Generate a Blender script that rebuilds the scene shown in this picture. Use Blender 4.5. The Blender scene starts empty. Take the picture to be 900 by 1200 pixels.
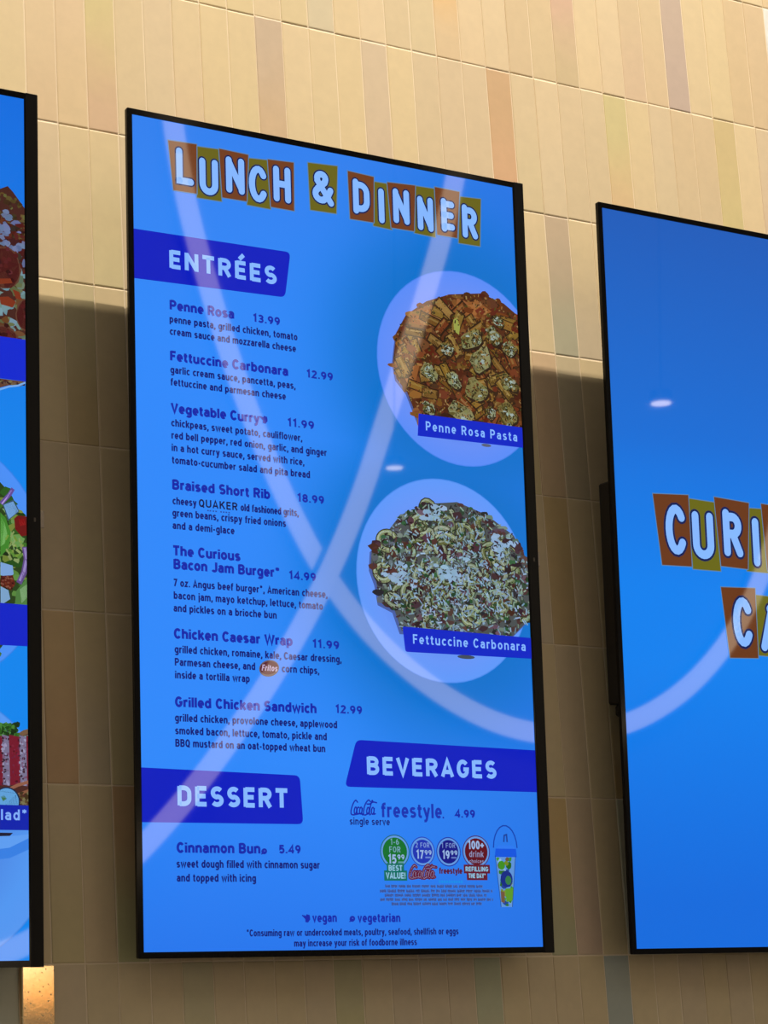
import bpy, bmesh, math, random
from mathutils import Matrix, Vector

# ------------------------------------------------------------------ camera, world, lights
sc = bpy.context.scene
COL = sc.collection
TW = 0.0508            # tile pitch across
RH = 0.25284           # tile pitch down
Z0 = 3.36613           # height of the joint the rows are counted from
CAMR = [[0.907996702, -0.417690735, -0.032809114],
        [0.043503323, 0.171874106, -0.984157890],
        [0.416712670, 0.892184813, 0.174232056]]   # right, down, forward
CAMC = (-1.367442, -2.424828, 1.5)
FPX, CX, CY = 2206.4587, 101.4248, 820.2816

cd = bpy.data.cameras.new('camera')
cam = bpy.data.objects.new('camera', cd)
COL.objects.link(cam)
r_, d_, f_ = CAMR
cam.matrix_world = Matrix(((r_[0], -d_[0], -f_[0], CAMC[0]),
                           (r_[1], -d_[1], -f_[1], CAMC[1]),
                           (r_[2], -d_[2], -f_[2], CAMC[2]),
                           (0, 0, 0, 1)))
cd.sensor_fit = 'HORIZONTAL'
cd.sensor_width = 36.0
cd.lens = FPX / 900 * 36
cd.shift_x = (450 - CX) / 900
cd.shift_y = (CY - 600) / 900
cd.clip_start = 0.05
sc.camera = cam

sc.view_settings.view_transform = 'Standard'
sc.view_settings.look = 'None'
sc.view_settings.gamma = 1
sc.view_settings.exposure = 0.0
sc.view_settings.use_curve_mapping = False

wd = bpy.data.worlds.new('world')
sc.world = wd
wd.use_nodes = True
bg = wd.node_tree.nodes['Background']
bg.inputs[0].default_value = (1.0, 0.92, 0.83, 1)
bg.inputs[1].default_value = 0.65

# a long thin line of light in a cove high above the viewer washes the upper wall;
# the cove's front board cuts it off in one straight level edge
LINE_Y, LINE_Z = -2.6, 8.0
ll = bpy.data.lights.new('cove_line', 'AREA')
ll.shape = 'RECTANGLE'
ll.size = 12.0
ll.size_y = 0.003
ll.energy = 960
ll.color = (1.0, 0.87, 0.70)
lo_ = bpy.data.objects.new('cove_line', ll)
COL.objects.link(lo_)
lo_.location = (0.6, LINE_Y, LINE_Z)
lo_.rotation_euler = (Vector((0, 2.6, -4.6))).to_track_quat('-Z', 'Y').to_euler()


# ------------------------------------------------------------------ helpers
def lin(c):
    out = []
    for v in c[:3]:
        v = max(0.0, v) / 255
        out.append(v / 12.92 if v <= 0.04045 else ((v + 0.055) / 1.055) ** 2.4)
    return tuple(out)


def tag(o, label=None, cat=None, group=None, kind=None):
    if label: o['label'] = label
    if cat: o['category'] = cat
    if group: o['group'] = group
    if kind: o['kind'] = kind
    return o


def link(name, me, parent=None, mat=None):
    o = bpy.data.objects.new(name, me)
    COL.objects.link(o)
    if parent: o.parent = parent
    if mat and me is not None and not me.materials: me.materials.append(mat)
    return o


def empty(name, loc, rot=(0, 0, 0)):
    o = bpy.data.objects.new(name, None)
    o.empty_display_size = 0.1
    COL.objects.link(o)
    o.location = loc
    o.rotation_euler = rot
    return o


def material(name, base, rough=0.5, metal=0.0, emit=None, strength=1.0, spec=0.5):
    m = bpy.data.materials.new(name)
    m.use_nodes = True
    b = m.node_tree.nodes['Principled BSDF']
    b.inputs['Base Color'].default_value = (*base, 1)
    b.inputs['Roughness'].default_value = rough
    b.inputs['Metallic'].default_value = metal
    b.inputs['Specular IOR Level'].default_value = spec
    if emit:
        b.inputs['Emission Color'].default_value = (*emit, 1)
        b.inputs['Emission Strength'].default_value = strength
    return m


def add_box(bm, x0, x1, y0, y1, z0, z1, bevel=0.0, seg=1):
    r = bmesh.ops.create_cube(bm, size=1)
    vs = r['verts']
    bmesh.ops.scale(bm, vec=(x1 - x0, y1 - y0, z1 - z0), verts=vs)
    bmesh.ops.translate(bm, vec=((x0 + x1) / 2, (y0 + y1) / 2, (z0 + z1) / 2), verts=vs)
    if bevel > 0:
        es = list({e for v in vs for e in v.link_edges})
        bmesh.ops.bevel(bm, geom=es, offset=bevel, segments=seg, affect='EDGES', profile=0.6)


def to_mesh(name, bm):
    me = bpy.data.meshes.new(name)
    bm.to_mesh(me)
    bm.free()
    return me


def box_obj(name, parent, mat, *dims, bevel=0.0, seg=1):
    bm = bmesh.new()
    add_box(bm, *dims, bevel=bevel, seg=seg)
    return link(name, to_mesh(name, bm), parent, mat)


# ------------------------------------------------------------------ materials
M = {}
M['grout'] = material('grout', (0.86, 0.74, 0.56), 0.8)
M['paint'] = material('rear_wall_paint', (0.27, 0.255, 0.235), 0.8)
M['floor'] = material('floor_terrazzo', (0.15, 0.135, 0.115), 0.5)
M['bezel'] = material('gloss_black_plastic', (0.004, 0.004, 0.005), 0.10, spec=0.16)
M['chin'] = material('satin_black_plastic', (0.013, 0.012, 0.011), 0.40, spec=0.14)
M['steel'] = material('black_steel', (0.012, 0.011, 0.011), 0.5)
M['tab'] = material('zinc_tab', (0.42, 0.36, 0.30), 0.4, 0.6)
M['screw'] = material('dark_screw', (0.10, 0.09, 0.08), 0.35, 0.8)
M['tube'] = material('tube_diffuser', (0.8, 0.8, 0.8), 0.4, emit=(1.0, 0.78, 0.52), strength=3.5)
M['spot'] = material('spot_diffuser', (0.8, 0.8, 0.8), 0.4, emit=(1.0, 0.85, 0.7), strength=11.0)
M['amber'] = material('amber_diffuser', (0.8, 0.5, 0.2), 0.4, emit=(1.0, 0.46, 0.13), strength=1.5)


def tile_material(name, rough, metal=0.0, blotch=False):
    m = bpy.data.materials.new(name)
    m.use_nodes = True
    nt = m.node_tree
    b = nt.nodes['Principled BSDF']
    info = nt.nodes.new('ShaderNodeObjectInfo')
    low = nt.nodes.new('ShaderNodeAttribute')
    low.attribute_type = 'OBJECT'
    low.attribute_name = 'glaze_low'
    tc = nt.nodes.new('ShaderNodeTexCoord')
    sep = nt.nodes.new('ShaderNodeSeparateXYZ')
    nt.links.new(tc.outputs['Generated'], sep.inputs[0])
    # world-scaled noise bends the glaze boundary a little
    nz = nt.nodes.new('ShaderNodeTexNoise')
    nz.inputs['Scale'].default_value = 9
    nz.inputs['Detail'].default_value = 3
    geo = nt.nodes.new('ShaderNodeNewGeometry')
    nt.links.new(geo.outputs['Position'], nz.inputs['Vector'])
    ad = nt.nodes.new('ShaderNodeMath')
    ad.operation = 'MULTIPLY_ADD'
    ad.inputs[1].default_value = 0.5
    nt.links.new(nz.outputs['Fac'], ad.inputs[0])
    nt.links.new(sep.outputs['Z'], ad.inputs[2])
    rmp = nt.nodes.new('ShaderNodeMapRange')
    rmp.inputs['From Min'].default_value = 0.35
    rmp.inputs['From Max'].default_value = 1.1
    rmp.interpolation_type = 'SMOOTHSTEP'
    nt.links.new(ad.outputs[0], rmp.inputs['Value'])
    mx = nt.nodes.new('ShaderNodeMix')
    mx.data_type = 'RGBA'
    nt.links.new(rmp.outputs[0], mx.inputs['Factor'])
    nt.links.new(low.outputs['Color'], mx.inputs['A'])
    nt.links.new(info.outputs['Color'], mx.inputs['B'])
    # fine clay mottling
    n2 = nt.nodes.new('ShaderNodeTexNoise')
    n2.inputs['Scale'].default_value = 60
    n2.inputs['Detail'].default_value = 4
    nt.links.new(geo.outputs['Position'], n2.inputs['Vector'])
    mr = nt.nodes.new('ShaderNodeMapRange')
    mr.inputs['To Min'].default_value = 0.93
    mr.inputs['To Max'].default_value = 1.06
    nt.links.new(n2.outputs['Fac'], mr.inputs['Value'])
    hs = nt.nodes.new('ShaderNodeHueSaturation')
    nt.links.new(mr.outputs[0], hs.inputs['Value'])
    nt.links.new(mx.outputs['Result'], hs.inputs['Color'])
    nt.links.new(hs.outputs[0], b.inputs['Base Color'])
    b.inputs['Roughness'].default_value = rough
    b.inputs['Metallic'].default_value = metal
    bump = nt.nodes.new('ShaderNodeBump')
    bump.inputs['Strength'].default_value = 0.25 if not blotch else 0.035
    bump.inputs['Distance'].default_value = 0.0006
    n3 = nt.nodes.new('ShaderNodeTexNoise')
    n3.inputs['Scale'].default_value = 25 if not blotch else 160
    nt.links.new(geo.outputs['Position'], n3.inputs['Vector'])
    nt.links.new(n3.outputs['Fac'], bump.inputs['Height'])
    nt.links.new(bump.outputs[0], b.inputs['Normal'])
    if blotch:
        # metallic lustre with worn dark pits
        v = nt.nodes.new('ShaderNodeTexNoise')
        v.inputs['Scale'].default_value = 230
        v.inputs['Detail'].default_value = 2
        nt.links.new(geo.outputs['Position'], v.inputs['Vector'])
        st = nt.nodes.new('ShaderNodeMapRange')
        st.inputs['From Min'].default_value = 0.67
        st.inputs['From Max'].default_value = 0.72
        st.inputs['To Min'].default_value = rough
        st.inputs['To Max'].default_value = 0.6
        nt.links.new(v.outputs['Fac'], st.inputs['Value'])
        nt.links.new(st.outputs[0], b.inputs['Roughness'])
    return m


M['tile'] = tile_material('glazed_tile', 0.42)
M['tile_gloss'] = tile_material('glossy_glazed_tile', 0.12)
M['tile_lustre'] = tile_material('lustre_glazed_tile', 0.10, 0.9, True)


def screen_material():
    """what the display shows: colours are stored per face, the glass in front is glossy"""
    m = bpy.data.materials.new('display_image')
    m.use_nodes = True
    nt = m.node_tree
    b = nt.nodes['Principled BSDF']
    a = nt.nodes.new('ShaderNodeAttribute')
    a.attribute_name = 'shown'
    b.inputs['Base Color'].default_value = (0.004, 0.004, 0.005, 1)
    b.inputs['Roughness'].default_value = 0.025
    b.inputs['Specular IOR Level'].default_value = 0.5
    nt.links.new(a.outputs['Color'], b.inputs['Emission Color'])
    b.inputs['Emission Strength'].default_value = 1.0
    return m


M['screen'] = screen_material()


# ------------------------------------------------------------------ projection (only to tell which tiles the picture shows)
def project(p):
    d = [p[i] - CAMC[i] for i in range(3)]
    c = [sum(CAMR[k][i] * d[i] for i in range(3)) for k in range(3)]
    return CX + FPX * c[0] / c[2], CY + FPX * c[1] / c[2]


TILT = 0.0535871
SW = 0.6858
U = SW / 1080
SCREENS = [(-0.70824, -0.06956, 1.59906), (0.15001, -0.06956, 1.60788), (1.01813, -0.06956, 1.60281)]


def screen_point(i, u, v, y=0.0):
    ox, oy, oz = SCREENS[i]
    x, z = (u - 540) * U, (1920 - v) * U
    return (ox + x, oy - z * math.sin(TILT) + y * math.cos(TILT), oz + z * math.cos(TILT) + y * math.sin(TILT))


# ------------------------------------------------------------------ the tiled wall
wall = box_obj('wall_front', None, M['grout'], -4.5, 5.5, -0.0074, 0.20, 0.0, 5.2)
tag(wall, kind='structure')
tag(wall, 'cream wall clad in upright glazed tiles stacked in straight columns')

rnd = random.Random(4)
CREAM = (0.688, 0.560, 0.338)
# tiles that differ: (column, row) -> (upper colour, lower colour) as albedo
SPECIAL = {
    (4, 1): ((.60, .50, .29), (.58, .49, .31)),
    (9, 1): ((.78, .42, .09), (.64, .46, .25)),
    (7, 1): ((.64, .49, .27), (.62, .48, .27)), (8, 1): ((.64, .50, .27), (.62, .49, .27)),
    (14, 1): ((.68, .43, .31), (.60, .46, .26)),
    (12, 1): ((.61, .45, .24), (.61, .45, .25)), (13, 1): ((.61, .45, .24), (.61, .46, .25)),
    (17, 1): ((.60, .45, .25), (.62, .44, .27)), (18, 1): ((.61, .46, .25), (.63, .46, .26)),
    (19, 1): ((.46, .34, .27), (.46, .34, .28)),
    (22, 1): ((.62, .45, .24), (.62, .45, .24)), (23, 1): ((.62, .45, .25), (.62, .45, .25)),
    (24, 1): ((.80, .84, .82), (.60, .42, .22)),  # sky mirrored in the glaze, painted as a pale blue-white upper colour
    (-6, 2): ((.66, .49, .28), (.64, .46, .26)), (-5, 2): ((.66, .48, .28), (.66, .48, .26)),
    (-4, 2): ((.60, .49, .21), (.60, .39, .23)),
    (2, 2): ((.57, .43, .30), (.62, .43, .25)),
    (6, 2): ((.59, .45, .29), (.60, .45, .29)),
    (9, 2): ((.62, .47, .28), (.62, .47, .28)), (10, 2): ((.62, .47, .28), (.62, .47, .28)),
    (11, 2): ((.54, .32, .15), (.62, .34, .17)),
    (14, 2): ((.63, .48, .28), (.62, .48, .28)), (15, 2): ((.62, .48, .28), (.62, .48, .28)),
    (16, 2): ((.58, .49, .21), (.66, .45, .22)),
    (19, 2): ((.62, .46, .26), (.62, .47, .27)), (20, 2): ((.62, .46, .26), (.62, .47, .27)),
    (21, 2): ((.58, .44, .19), (.60, .49, .20)),
    (13, 3): ((.50, .37, .24), (.42, .40, .27)),
    (-5, 4): ((.56, .46, .24), (.56, .41, .19)),
    (13, 4): ((.58, .47, .28), (.56, .45, .27)), (12, 4): ((.64, .44, .25), (.64, .45, .25)),
    (12, 5): ((.60, .42, .18), (.58, .40, .18)),
    (-6, 6): ((.66, .44, .20), (.60, .35, .16)),
    (14, 6): ((.58, .50, .28), (.45, .30, .11)),
    (-4, 7): ((.56, .34, .16), (.46, .44, .20)),
    (11, 7): ((.60, .40, .15), (.46, .45, .24)),
    (12, 7): ((.60, .45, .28), (.62, .44, .30)), (14, 7): ((.50, .48, .31), (.48, .47, .34)),
    (13, 8): ((.36, .41, .35), (.34, .40, .35)),
    (-2, 8): ((.58, .50, .28), (.62, .50, .22)), (3, 8): ((.54, .48, .25), (.58, .50, .14)),
    (8, 8): ((.48, .50, .30), (.60, .46, .24)),
    (-8, 8): ((.46, .46, .34), (.50, .46, .30)),
    (-7, 8): ((.95, .75, .45), (.75, .60, .42)),
}
TD = 0.0085     # how far a tile stands off the backing


def tile_mesh(wx=0.0495, wz=0.2513, b=0.0018):
    bm = bmesh.new()
    add_box(bm, -wx / 2, wx / 2, -TD, 0, -wz / 2, wz / 2)
    top = [e for e in bm.edges if all(v.co.y < -TD / 2 for v in e.verts)]
    bmesh.ops.bevel(bm, geom=top, offset=b, segments=2, affect='EDGES', profile=0.6)
    bf = [f for f in bm.faces if all(v.co.y > -1e-5 for v in f.verts)]
    bmesh.ops.delete(bm, geom=bf, context='FACES')
    for f in bm.faces: f.smooth = False
    return to_mesh('tile', bm)


tile_me = tile_mesh()
tile_me.materials.append(M['tile'])
gloss_me = tile_me.copy(); gloss_me.materials[0] = M['tile_gloss']
lustre_me = tile_me.copy(); lustre_me.materials[0] = M['tile_lustre']


def seen(k, r):
    """largest visible share of the tile in the picture (0 = none)"""
    n = 0
    for a in (0.05, 0.35, 0.65, 0.95):
        for b in (0.01, 0.15, 0.3, 0.5, 0.7, 0.85, 0.99):
            X, Z = (k + a) * TW, Z0 - (r - 1 + b) * RH
            px, py = project((X, 0, Z))
            if not (-2 < px < 902 and -2 < py < 1202): continue
            hid = False
            for i in range(3):
                # point where the view line meets the display plane
                ox, oy, oz = SCREENS[i]
                nrm = (0, math.cos(TILT), math.sin(TILT))
                d = (X - CAMC[0], -CAMC[1], Z - CAMC[2])
                den = d[1] * nrm[1] + d[2] * nrm[2]
                t = ((oy - CAMC[1]) * nrm[1] + (oz - CAMC[2]) * nrm[2]) / den
                hx, hy, hz = CAMC[0] + d[0] * t, CAMC[1] + d[1] * t, CAMC[2] + d[2] * t
                lx = (hx - ox) / U + 540
                lz = 1920 - ((hz - oz) * math.cos(TILT) - (hy - oy) * math.sin(TILT)) / U
                if -14 < lx < 1112 and -14 < lz < 1934: hid = True
            if not hid: n += 1
    return n


cand = []
for r in range(-6, 13):
    for k in range(-30, 56):
        cand.append((seen(k, r), k, r))
cand.sort(key=lambda t: (-t[0], t[2], t[1]))
singles = {(k, r) for n, k, r in cand[:300] if n > 0}
rest = bmesh.new()
for n, k, r in cand:
    x = (k + 0.5) * TW + rnd.uniform(-0.00025, 0.00025)
    z = Z0 - (r - 0.5) * RH + rnd.uniform(-0.0003, 0.0003)
    ty = rnd.gauss(0, 0.004); tx = rnd.gauss(0, 0.0006)
    proud = rnd.uniform(-0.0004, 0.0004)
    s = rnd.gauss(0, 0.018)
    warm = rnd.gauss(0, 0.012)
    up = (CREAM[0] * (1 + s) , CREAM[1] * (1 + s), CREAM[2] * (1 + s - warm * 2))
    if rnd.random() < 0.25: up = tuple(c * 0.955 for c in up[:2]) + (up[2] * 1.03,)
    lo = tuple(c * (1 + rnd.gauss(0, 0.012)) for c in up)
    if (k, r) in SPECIAL:
        up, lo = SPECIAL[(k, r)]
        if (k, r) not in ((-7, 8), (24, 1)):
            up, lo = (tuple((c * m) * 0.82 + q * 0.18 for c, m, q in zip(t, (1.02, 1.08, 1.20), CREAM)) for t in (up, lo))
    elif r >= 3 and rnd.random() < 0.16:
        lo = (up[0] * 0.92, up[1] * 0.95, up[2] * rnd.choice([0.85, 1.1]))
    if (k, r) in singles:
        me = tile_me
        if (k, r) == (-7, 8): me = lustre_me; tx = 0.045; ty = 0; proud = 0.004
        if (k, r) in ((-8, 8), (24, 1), (14, 1), (2, 2)): me = gloss_me
        o = bpy.data.objects.new('tile', me)
        COL.objects.link(o)
        o.parent = wall
        o.location = (x, -proud, z)
        o.rotation_euler = (tx, 0, ty)
        o.color = (*up, 1)
        o['glaze_low'] = list(lo)
        if (k, r) == (-7, 8): o['label'] = 'gold lustre tile mirroring an amber light'
        elif (k, r) == (24, 1): o['label'] = 'glossy tile with a sky reflection painted in pale blue white'
        elif (k, r) == (19, 1): o['label'] = 'mauve brown glazed tile'
        elif (k, r) == (11, 2): o['label'] = 'terracotta orange glazed tile'
        elif (k, r) == (9, 1): o['label'] = 'amber orange glazed tile'
        elif (k, r) == (13, 8): o['label'] = 'blue grey glazed tile'
        elif (k, r) == (13, 3): o['label'] = 'mottled grey mauve glazed tile'
    else:
        T = Matrix.Translation((x, -proud, z)) @ Matrix.Rotation(ty, 4, 'Z')
        nv = len(rest.verts)
        rest.from_mesh(tile_me)
        rest.verts.ensure_lookup_table()
        bmesh.ops.transform(rest, matrix=T, verts=rest.verts[nv:])
ro = link('tile_field', to_mesh('tile_field', rest), wall, None)
ro.data.materials.clear(); ro.data.materials.append(M['tile'])
ro.color = (*CREAM, 1)
ro['glaze_low'] = list(CREAM)
tag(ro, kind='stuff')


# ------------------------------------------------------------------ flat screen artwork
class Art:
    """flat coloured shapes in display units (1080 x 1920, v downwards)"""
    def __init__(s): s.v = []; s.f = []; s.c = []

    def poly(s, pts, col, lay=1.0, clip=True, cols=None):
        if clip: pts, cols = clip_poly(pts, cols)
        if len(pts) < 3: return
        n = len(s.v)
        for u, v in pts: s.v.append(((u - 540) * U, -0.00014 * lay, (1920 - v) * U))
        s.f.append(tuple(range(n, n + len(pts))))
        s.c.append([lin(c) for c in cols] if cols else lin(col))

    def ellipse(s, cx, cy, rx, ry, col, lay=1.0, n=40, jag=0, rot=0, R=None):
        pts = []
        for i in range(n):
            a = 2 * math.pi * i / n
            k = 1 + (R.uniform(-jag, jag) if jag else 0)
            x, y = rx * k * math.cos(a), ry * k * math.sin(a)
            pts.append((cx + x * math.cos(rot) - y * math.sin(rot), cy + x * math.sin(rot) + y * math.cos(rot)))
        s.poly(pts, col, lay)

    def disc(s, cx, cy, r0, r1, rx_ry, c0, c1, lay, n=64):
        """ring whose colour runs from c0 (inner) to c1 (outer)"""
        rx, ry = rx_ry
        for i in range(n):
            a, b = 2 * math.pi * i / n, 2 * math.pi * (i + 1) / n
            q = [(cx + rx * t * math.cos(x), cy + ry * t * math.sin(x)) for t, x in ((r0, a), (r0, b), (r1, b), (r1, a))]
            s.poly(q, None, lay, True, [c0, c0, c1, c1])

    def stroke(s, pts, w, col, lay=1.0, cap='butt', clip=True):
        ribbon(s, pts, w, col, lay, cap, clip)

    def build(s, name, parent, label=None):
        me = bpy.data.meshes.new(name)
        me.from_pydata(s.v, [], s.f)
        at = me.color_attributes.new('shown', 'FLOAT_COLOR', 'CORNER')
        data = []
        for fc, c in zip(s.f, s.c):
            if isinstance(c, list):
                for k in c: data += [*k, 1]
            else:
                data += [*c, 1] * len(fc)
        # polygons are stored in the order given, so the corners are too
        at.data.foreach_set('color', data)
        me.materials.append(M['screen'])
        o = link(name, me, parent)
        if label: o['label'] = label
        return o


def clip_poly(pts, cols=None, lo=(0, 0), hi=(1080, 1920)):
    if all(lo[0] <= p[0] <= hi[0] and lo[1] <= p[1] <= hi[1] for p in pts): return pts, cols
    for ax, lim, sg in ((0, lo[0], 1), (0, hi[0], -1), (1, lo[1], 1), (1, hi[1], -1)):
        out = []; oc = []
        for i in range(len(pts)):
            a, b = pts[i - 1], pts[i]
            da, db = (a[ax] - lim) * sg, (b[ax] - lim) * sg
            ca, cb = (cols[i - 1], cols[i]) if cols else (None, None)
            if (da < 0) != (db < 0):
                t = da / (da - db)
                out.append(tuple(a[j] + (b[j] - a[j]) * t for j in (0, 1)))
                if cols: oc.append(tuple(ca[j] + (cb[j] - ca[j]) * t for j in range(3)))
            if db >= 0:
                out.append(b)
                if cols: oc.append(cb)
        pts = out
        if cols: cols = oc
        if not pts: break
    return pts, cols


def ribbon(art, pts, w, col, lay, cap='butt', clip=True):
    P = [pts[0]]
    for p in pts[1:]:
        if math.hypot(p[0] - P[-1][0], p[1] - P[-1][1]) > 1e-3: P.append(p)
    h = w / 2
    closed = len(P) > 3 and math.hypot(P[0][0] - P[-1][0], P[0][1] - P[-1][1]) < 0.02 * max(w, 1)
    if closed: P = P[:-1]
    if len(P) < 2:
        art.ellipse(P[0][0], P[0][1], h, h, col, lay, 10); return
    n = len(P)
    L = []; Rr = []
    for i in range(n):
        a = P[i - 1] if (i > 0 or closed) else None
        b = P[(i + 1) % n] if (i < n - 1 or closed) else None
        def nd(p, q):
            dx, dy = q[0] - p[0], q[1] - p[1]; l = math.hypot(dx, dy); return dx / l, dy / l
        d1 = nd(a, P[i]) if a else None
        d2 = nd(P[i], b) if b else None
        if d1 is None: d1 = d2
        if d2 is None: d2 = d1
        n1, n2 = (-d1[1], d1[0]), (-d2[1], d2[0])
        mx, my = n1[0] + n2[0], n1[1] + n2[1]
        ml = math.hypot(mx, my)
        if ml < 0.35: mx, my, k = n1[0], n1[1], 1.0
        else:
            mx, my = mx / ml, my / ml
            k = min(1.9, 1 / max(0.3, mx * n1[0] + my * n1[1]))
        L.append((P[i][0] + mx * h * k, P[i][1] + my * h * k))
        Rr.append((P[i][0] - mx * h * k, P[i][1] - my * h * k))
    for i in range(n if closed else n - 1):
        j = (i + 1) % n
        art.poly([L[i], L[j], Rr[j], Rr[i]], col, lay, clip)
    if cap == 'round':
        for e in ((P[0], P[-1]) if not closed else ()):
            art.ellipse(e[0], e[1], h, h, col, lay, 14)


def catmull(P, k=6):
    out = []
    for i in range(len(P) - 1):
        p0, p1, p2, p3 = P[max(0, i - 1)], P[i], P[i + 1], P[min(len(P) - 1, i + 2)]
        for j in range(k):
            t = j / k
            out.append(tuple(0.5 * ((2 * p1[a]) + (-p0[a] + p2[a]) * t + (2 * p0[a] - 5 * p1[a] + 4 * p2[a] - p3[a]) * t * t + (-p0[a] + 3 * p1[a] - 3 * p2[a] + p3[a]) * t ** 3) for a in (0, 1)))
    return out + [P[-1]]


# ------------------------------------------------------------------ stroke lettering (grotesque, drawn as centre lines)
def arc(cx, cy, rx, ry, a0, a1):
    n = max(3, int(abs(a1 - a0) / 15))
    return [(cx + rx * math.cos(math.radians(a0 + (a1 - a0) * i / n)), cy + ry * math.sin(math.radians(a0 + (a1 - a0) * i / n))) for i in range(n + 1)]


B_, X_, T_ = 0.85, 6.5, 9.15
G = {}


def g(ch, w, *strokes): G[ch] = (w, list(strokes))


g('a', 4.9, arc(2.45, 5.0, 1.55, 1.5, 165, 0) + [(4.0, 0)], [(4.0, 4.15), (2.6, 4.15)] + arc(2.35, 2.5, 1.5, 1.65, 90, 270) + [(2.6, .85), (4.0, 1.9)])
g('b', 5.2, [(.85, 0), (.85, 10)], arc(2.6, 3.68, 1.75, 2.83, 0, 360))
g('c', 4.5, arc(2.6, 3.68, 1.75, 2.83, 42, 318))
g('d', 5.2, [(4.35, 0), (4.35, 10)], arc(2.6, 3.68, 1.75, 2.83, 0, 360))
g('e', 5.0, [(.9, 3.55), (4.2, 3.55)] + arc(2.55, 3.68, 1.7, 2.83, 0, 315))
g('f', 3.2, [(1.35, 0), (1.35, 7.6)] + arc(2.55, 7.9, 1.2, 1.25, 180, 90) + [(3.3, 9.15)], [(0.1, 6.55), (3.1, 6.55)])
g('g', 5.2, arc(2.6, 3.68, 1.75, 2.83, 0, 360), [(4.35, 7.3), (4.35, -.8)] + arc(2.6, -.8, 1.75, 1.35, 0, -150))
g('h', 5.1, [(.85, 0), (.85, 10)], arc(2.55, 4.8, 1.7, 1.7, 180, 0) + [(4.25, 0)])
g('i', 1.7, [(.85, 0), (.85, 7.3)], [(.85, 8.3), (.85, 10)])
g('j', 2.2, [(1.35, 7.3), (1.35, -.8)] + arc(.4, -.8, .95, 1.1, 0, -90), [(1.35, 8.3), (1.35, 10)])
g('k', 4.9, [(.85, 0), (.85, 10)], [(4.3, 7.3), (1.2, 3.2)], [(2.2, 4.3), (4.5, 0)])
g('l', 1.7, [(.85, 0), (.85, 10)])
g('m', 7.9, [(.85, 0), (.85, 7.3)], arc(2.4, 4.9, 1.55, 1.6, 180, 0) + [(3.95, 0)], arc(5.5, 4.9, 1.55, 1.6, 180, 0) + [(7.05, 0)])
g('n', 5.1, [(.85, 0), (.85, 7.3)], arc(2.55, 4.8, 1.7, 1.7, 180, 0) + [(4.25, 0)])
g('o', 5.2, arc(2.6, 3.68, 1.75, 2.83, 0, 360))
g('p', 5.2, [(.85, 7.3), (.85, -2.6)], arc(2.6, 3.68, 1.75, 2.83, 0, 360))
g('q', 5.2, [(4.35, 7.3), (4.35, -2.6)], arc(2.6, 3.68, 1.75, 2.83, 0, 360))
g('r', 3.4, [(.85, 0), (.85, 7.3)], arc(2.5, 4.9, 1.65, 1.5, 180, 85) + [(3.3, 6.4)])
g('s', 4.6, arc(2.35, 5.1, 1.45, 1.4, 30, 180) + arc(2.35, 5.1, 1.45, 1.4, 200, 260) + arc(2.25, 2.25, 1.55, 1.42, 80, -150))
g('t', 3.3, [(1.45, 9.2), (1.45, 2.0)] + arc(2.5, 2.0, 1.05, 1.15, 180, 270) + [(3.2, .85)], [(.1, 6.55), (3.1, 6.55)])
g('u', 5.1, [(.85, 7.3), (.85, 2.5)] + arc(2.55, 2.5, 1.7, 1.7, 180, 360), [(4.25, 0), (4.25, 7.3)])
g('v', 4.9, [(.6, 7.3), (2.45, .5), (4.3, 7.3)])
g('w', 7.3, [(.6, 7.3), (2.1, .5), (3.65, 6.6), (5.2, .5), (6.7, 7.3)])
g('x', 4.8, [(.6, 7.3), (4.2, 0)], [(4.2, 7.3), (.6, 0)])
g('y', 4.9, [(.6, 7.3), (2.5, .9)], [(4.3, 7.3), (2.3, -1.2), (1.7, -2.0), (.6, -2.1)])
g('z', 4.4, [(.4, 6.5), (3.6, 6.5), (.7, .85), (4.0, .85)])
g('A', 6.0, [(.6, 0), (3.0, 9.6), (5.4, 0)], [(1.5, 2.8), (4.5, 2.8)])
g('B', 5.8, [(.85, 0), (.85, 10)], [(.85, 9.15), (2.9, 9.15)] + arc(2.9, 7.2, 1.75, 1.95, 90, -90) + [(.85, 5.25)], [(2.9, 5.25)] + arc(2.9, 3.05, 2.0, 2.2, 90, -90) + [(.85, .85)])
g('C', 5.8, arc(3.05, 5.0, 2.2, 4.15, 38, 322))
g('D', 5.9, [(.85, 0), (.85, 10)], [(.85, 9.15), (2.6, 9.15)] + arc(2.6, 6.4, 2.4, 2.75, 90, 0) + arc(2.6, 3.6, 2.4, 2.75, 0, -90) + [(.85, .85)])
g('E', 5.0, [(.85, 0), (.85, 10)], [(.85, 9.15), (4.8, 9.15)], [(.85, 5.1), (4.4, 5.1)], [(.85, .85), (4.8, .85)])
g('É', 5.0, [(.85, 0), (.85, 10)], [(.85, 9.15), (4.8, 9.15)], [(.85, 5.1), (4.4, 5.1)], [(.85, .85), (4.8, .85)], [(2.0, 11.2), (4.0, 14.0)])
g('F', 4.8, [(.85, 0), (.85, 10)], [(.85, 9.15), (4.7, 9.15)], [(.85, 5.0), (4.2, 5.0)])
g('G', 6.0, arc(3.05, 5.0, 2.2, 4.15, 40, 330) + [(5.1, 4.6), (3.3, 4.6)])
g('H', 6.0, [(.85, 0), (.85, 10)], [(5.15, 0), (5.15, 10)], [(.85, 5.1), (5.15, 5.1)])
g('I', 1.7, [(.85, 0), (.85, 10)])
g('J', 4.8, [(3.9, 10), (3.9, 2.7)] + arc(2.25, 2.7, 1.65, 1.85, 0, -160))
g('K', 5.9, [(.85, 0), (.85, 10)], [(5.1, 10), (1.2, 4.4)], [(2.4, 6.0), (5.4, 0)])
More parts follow.
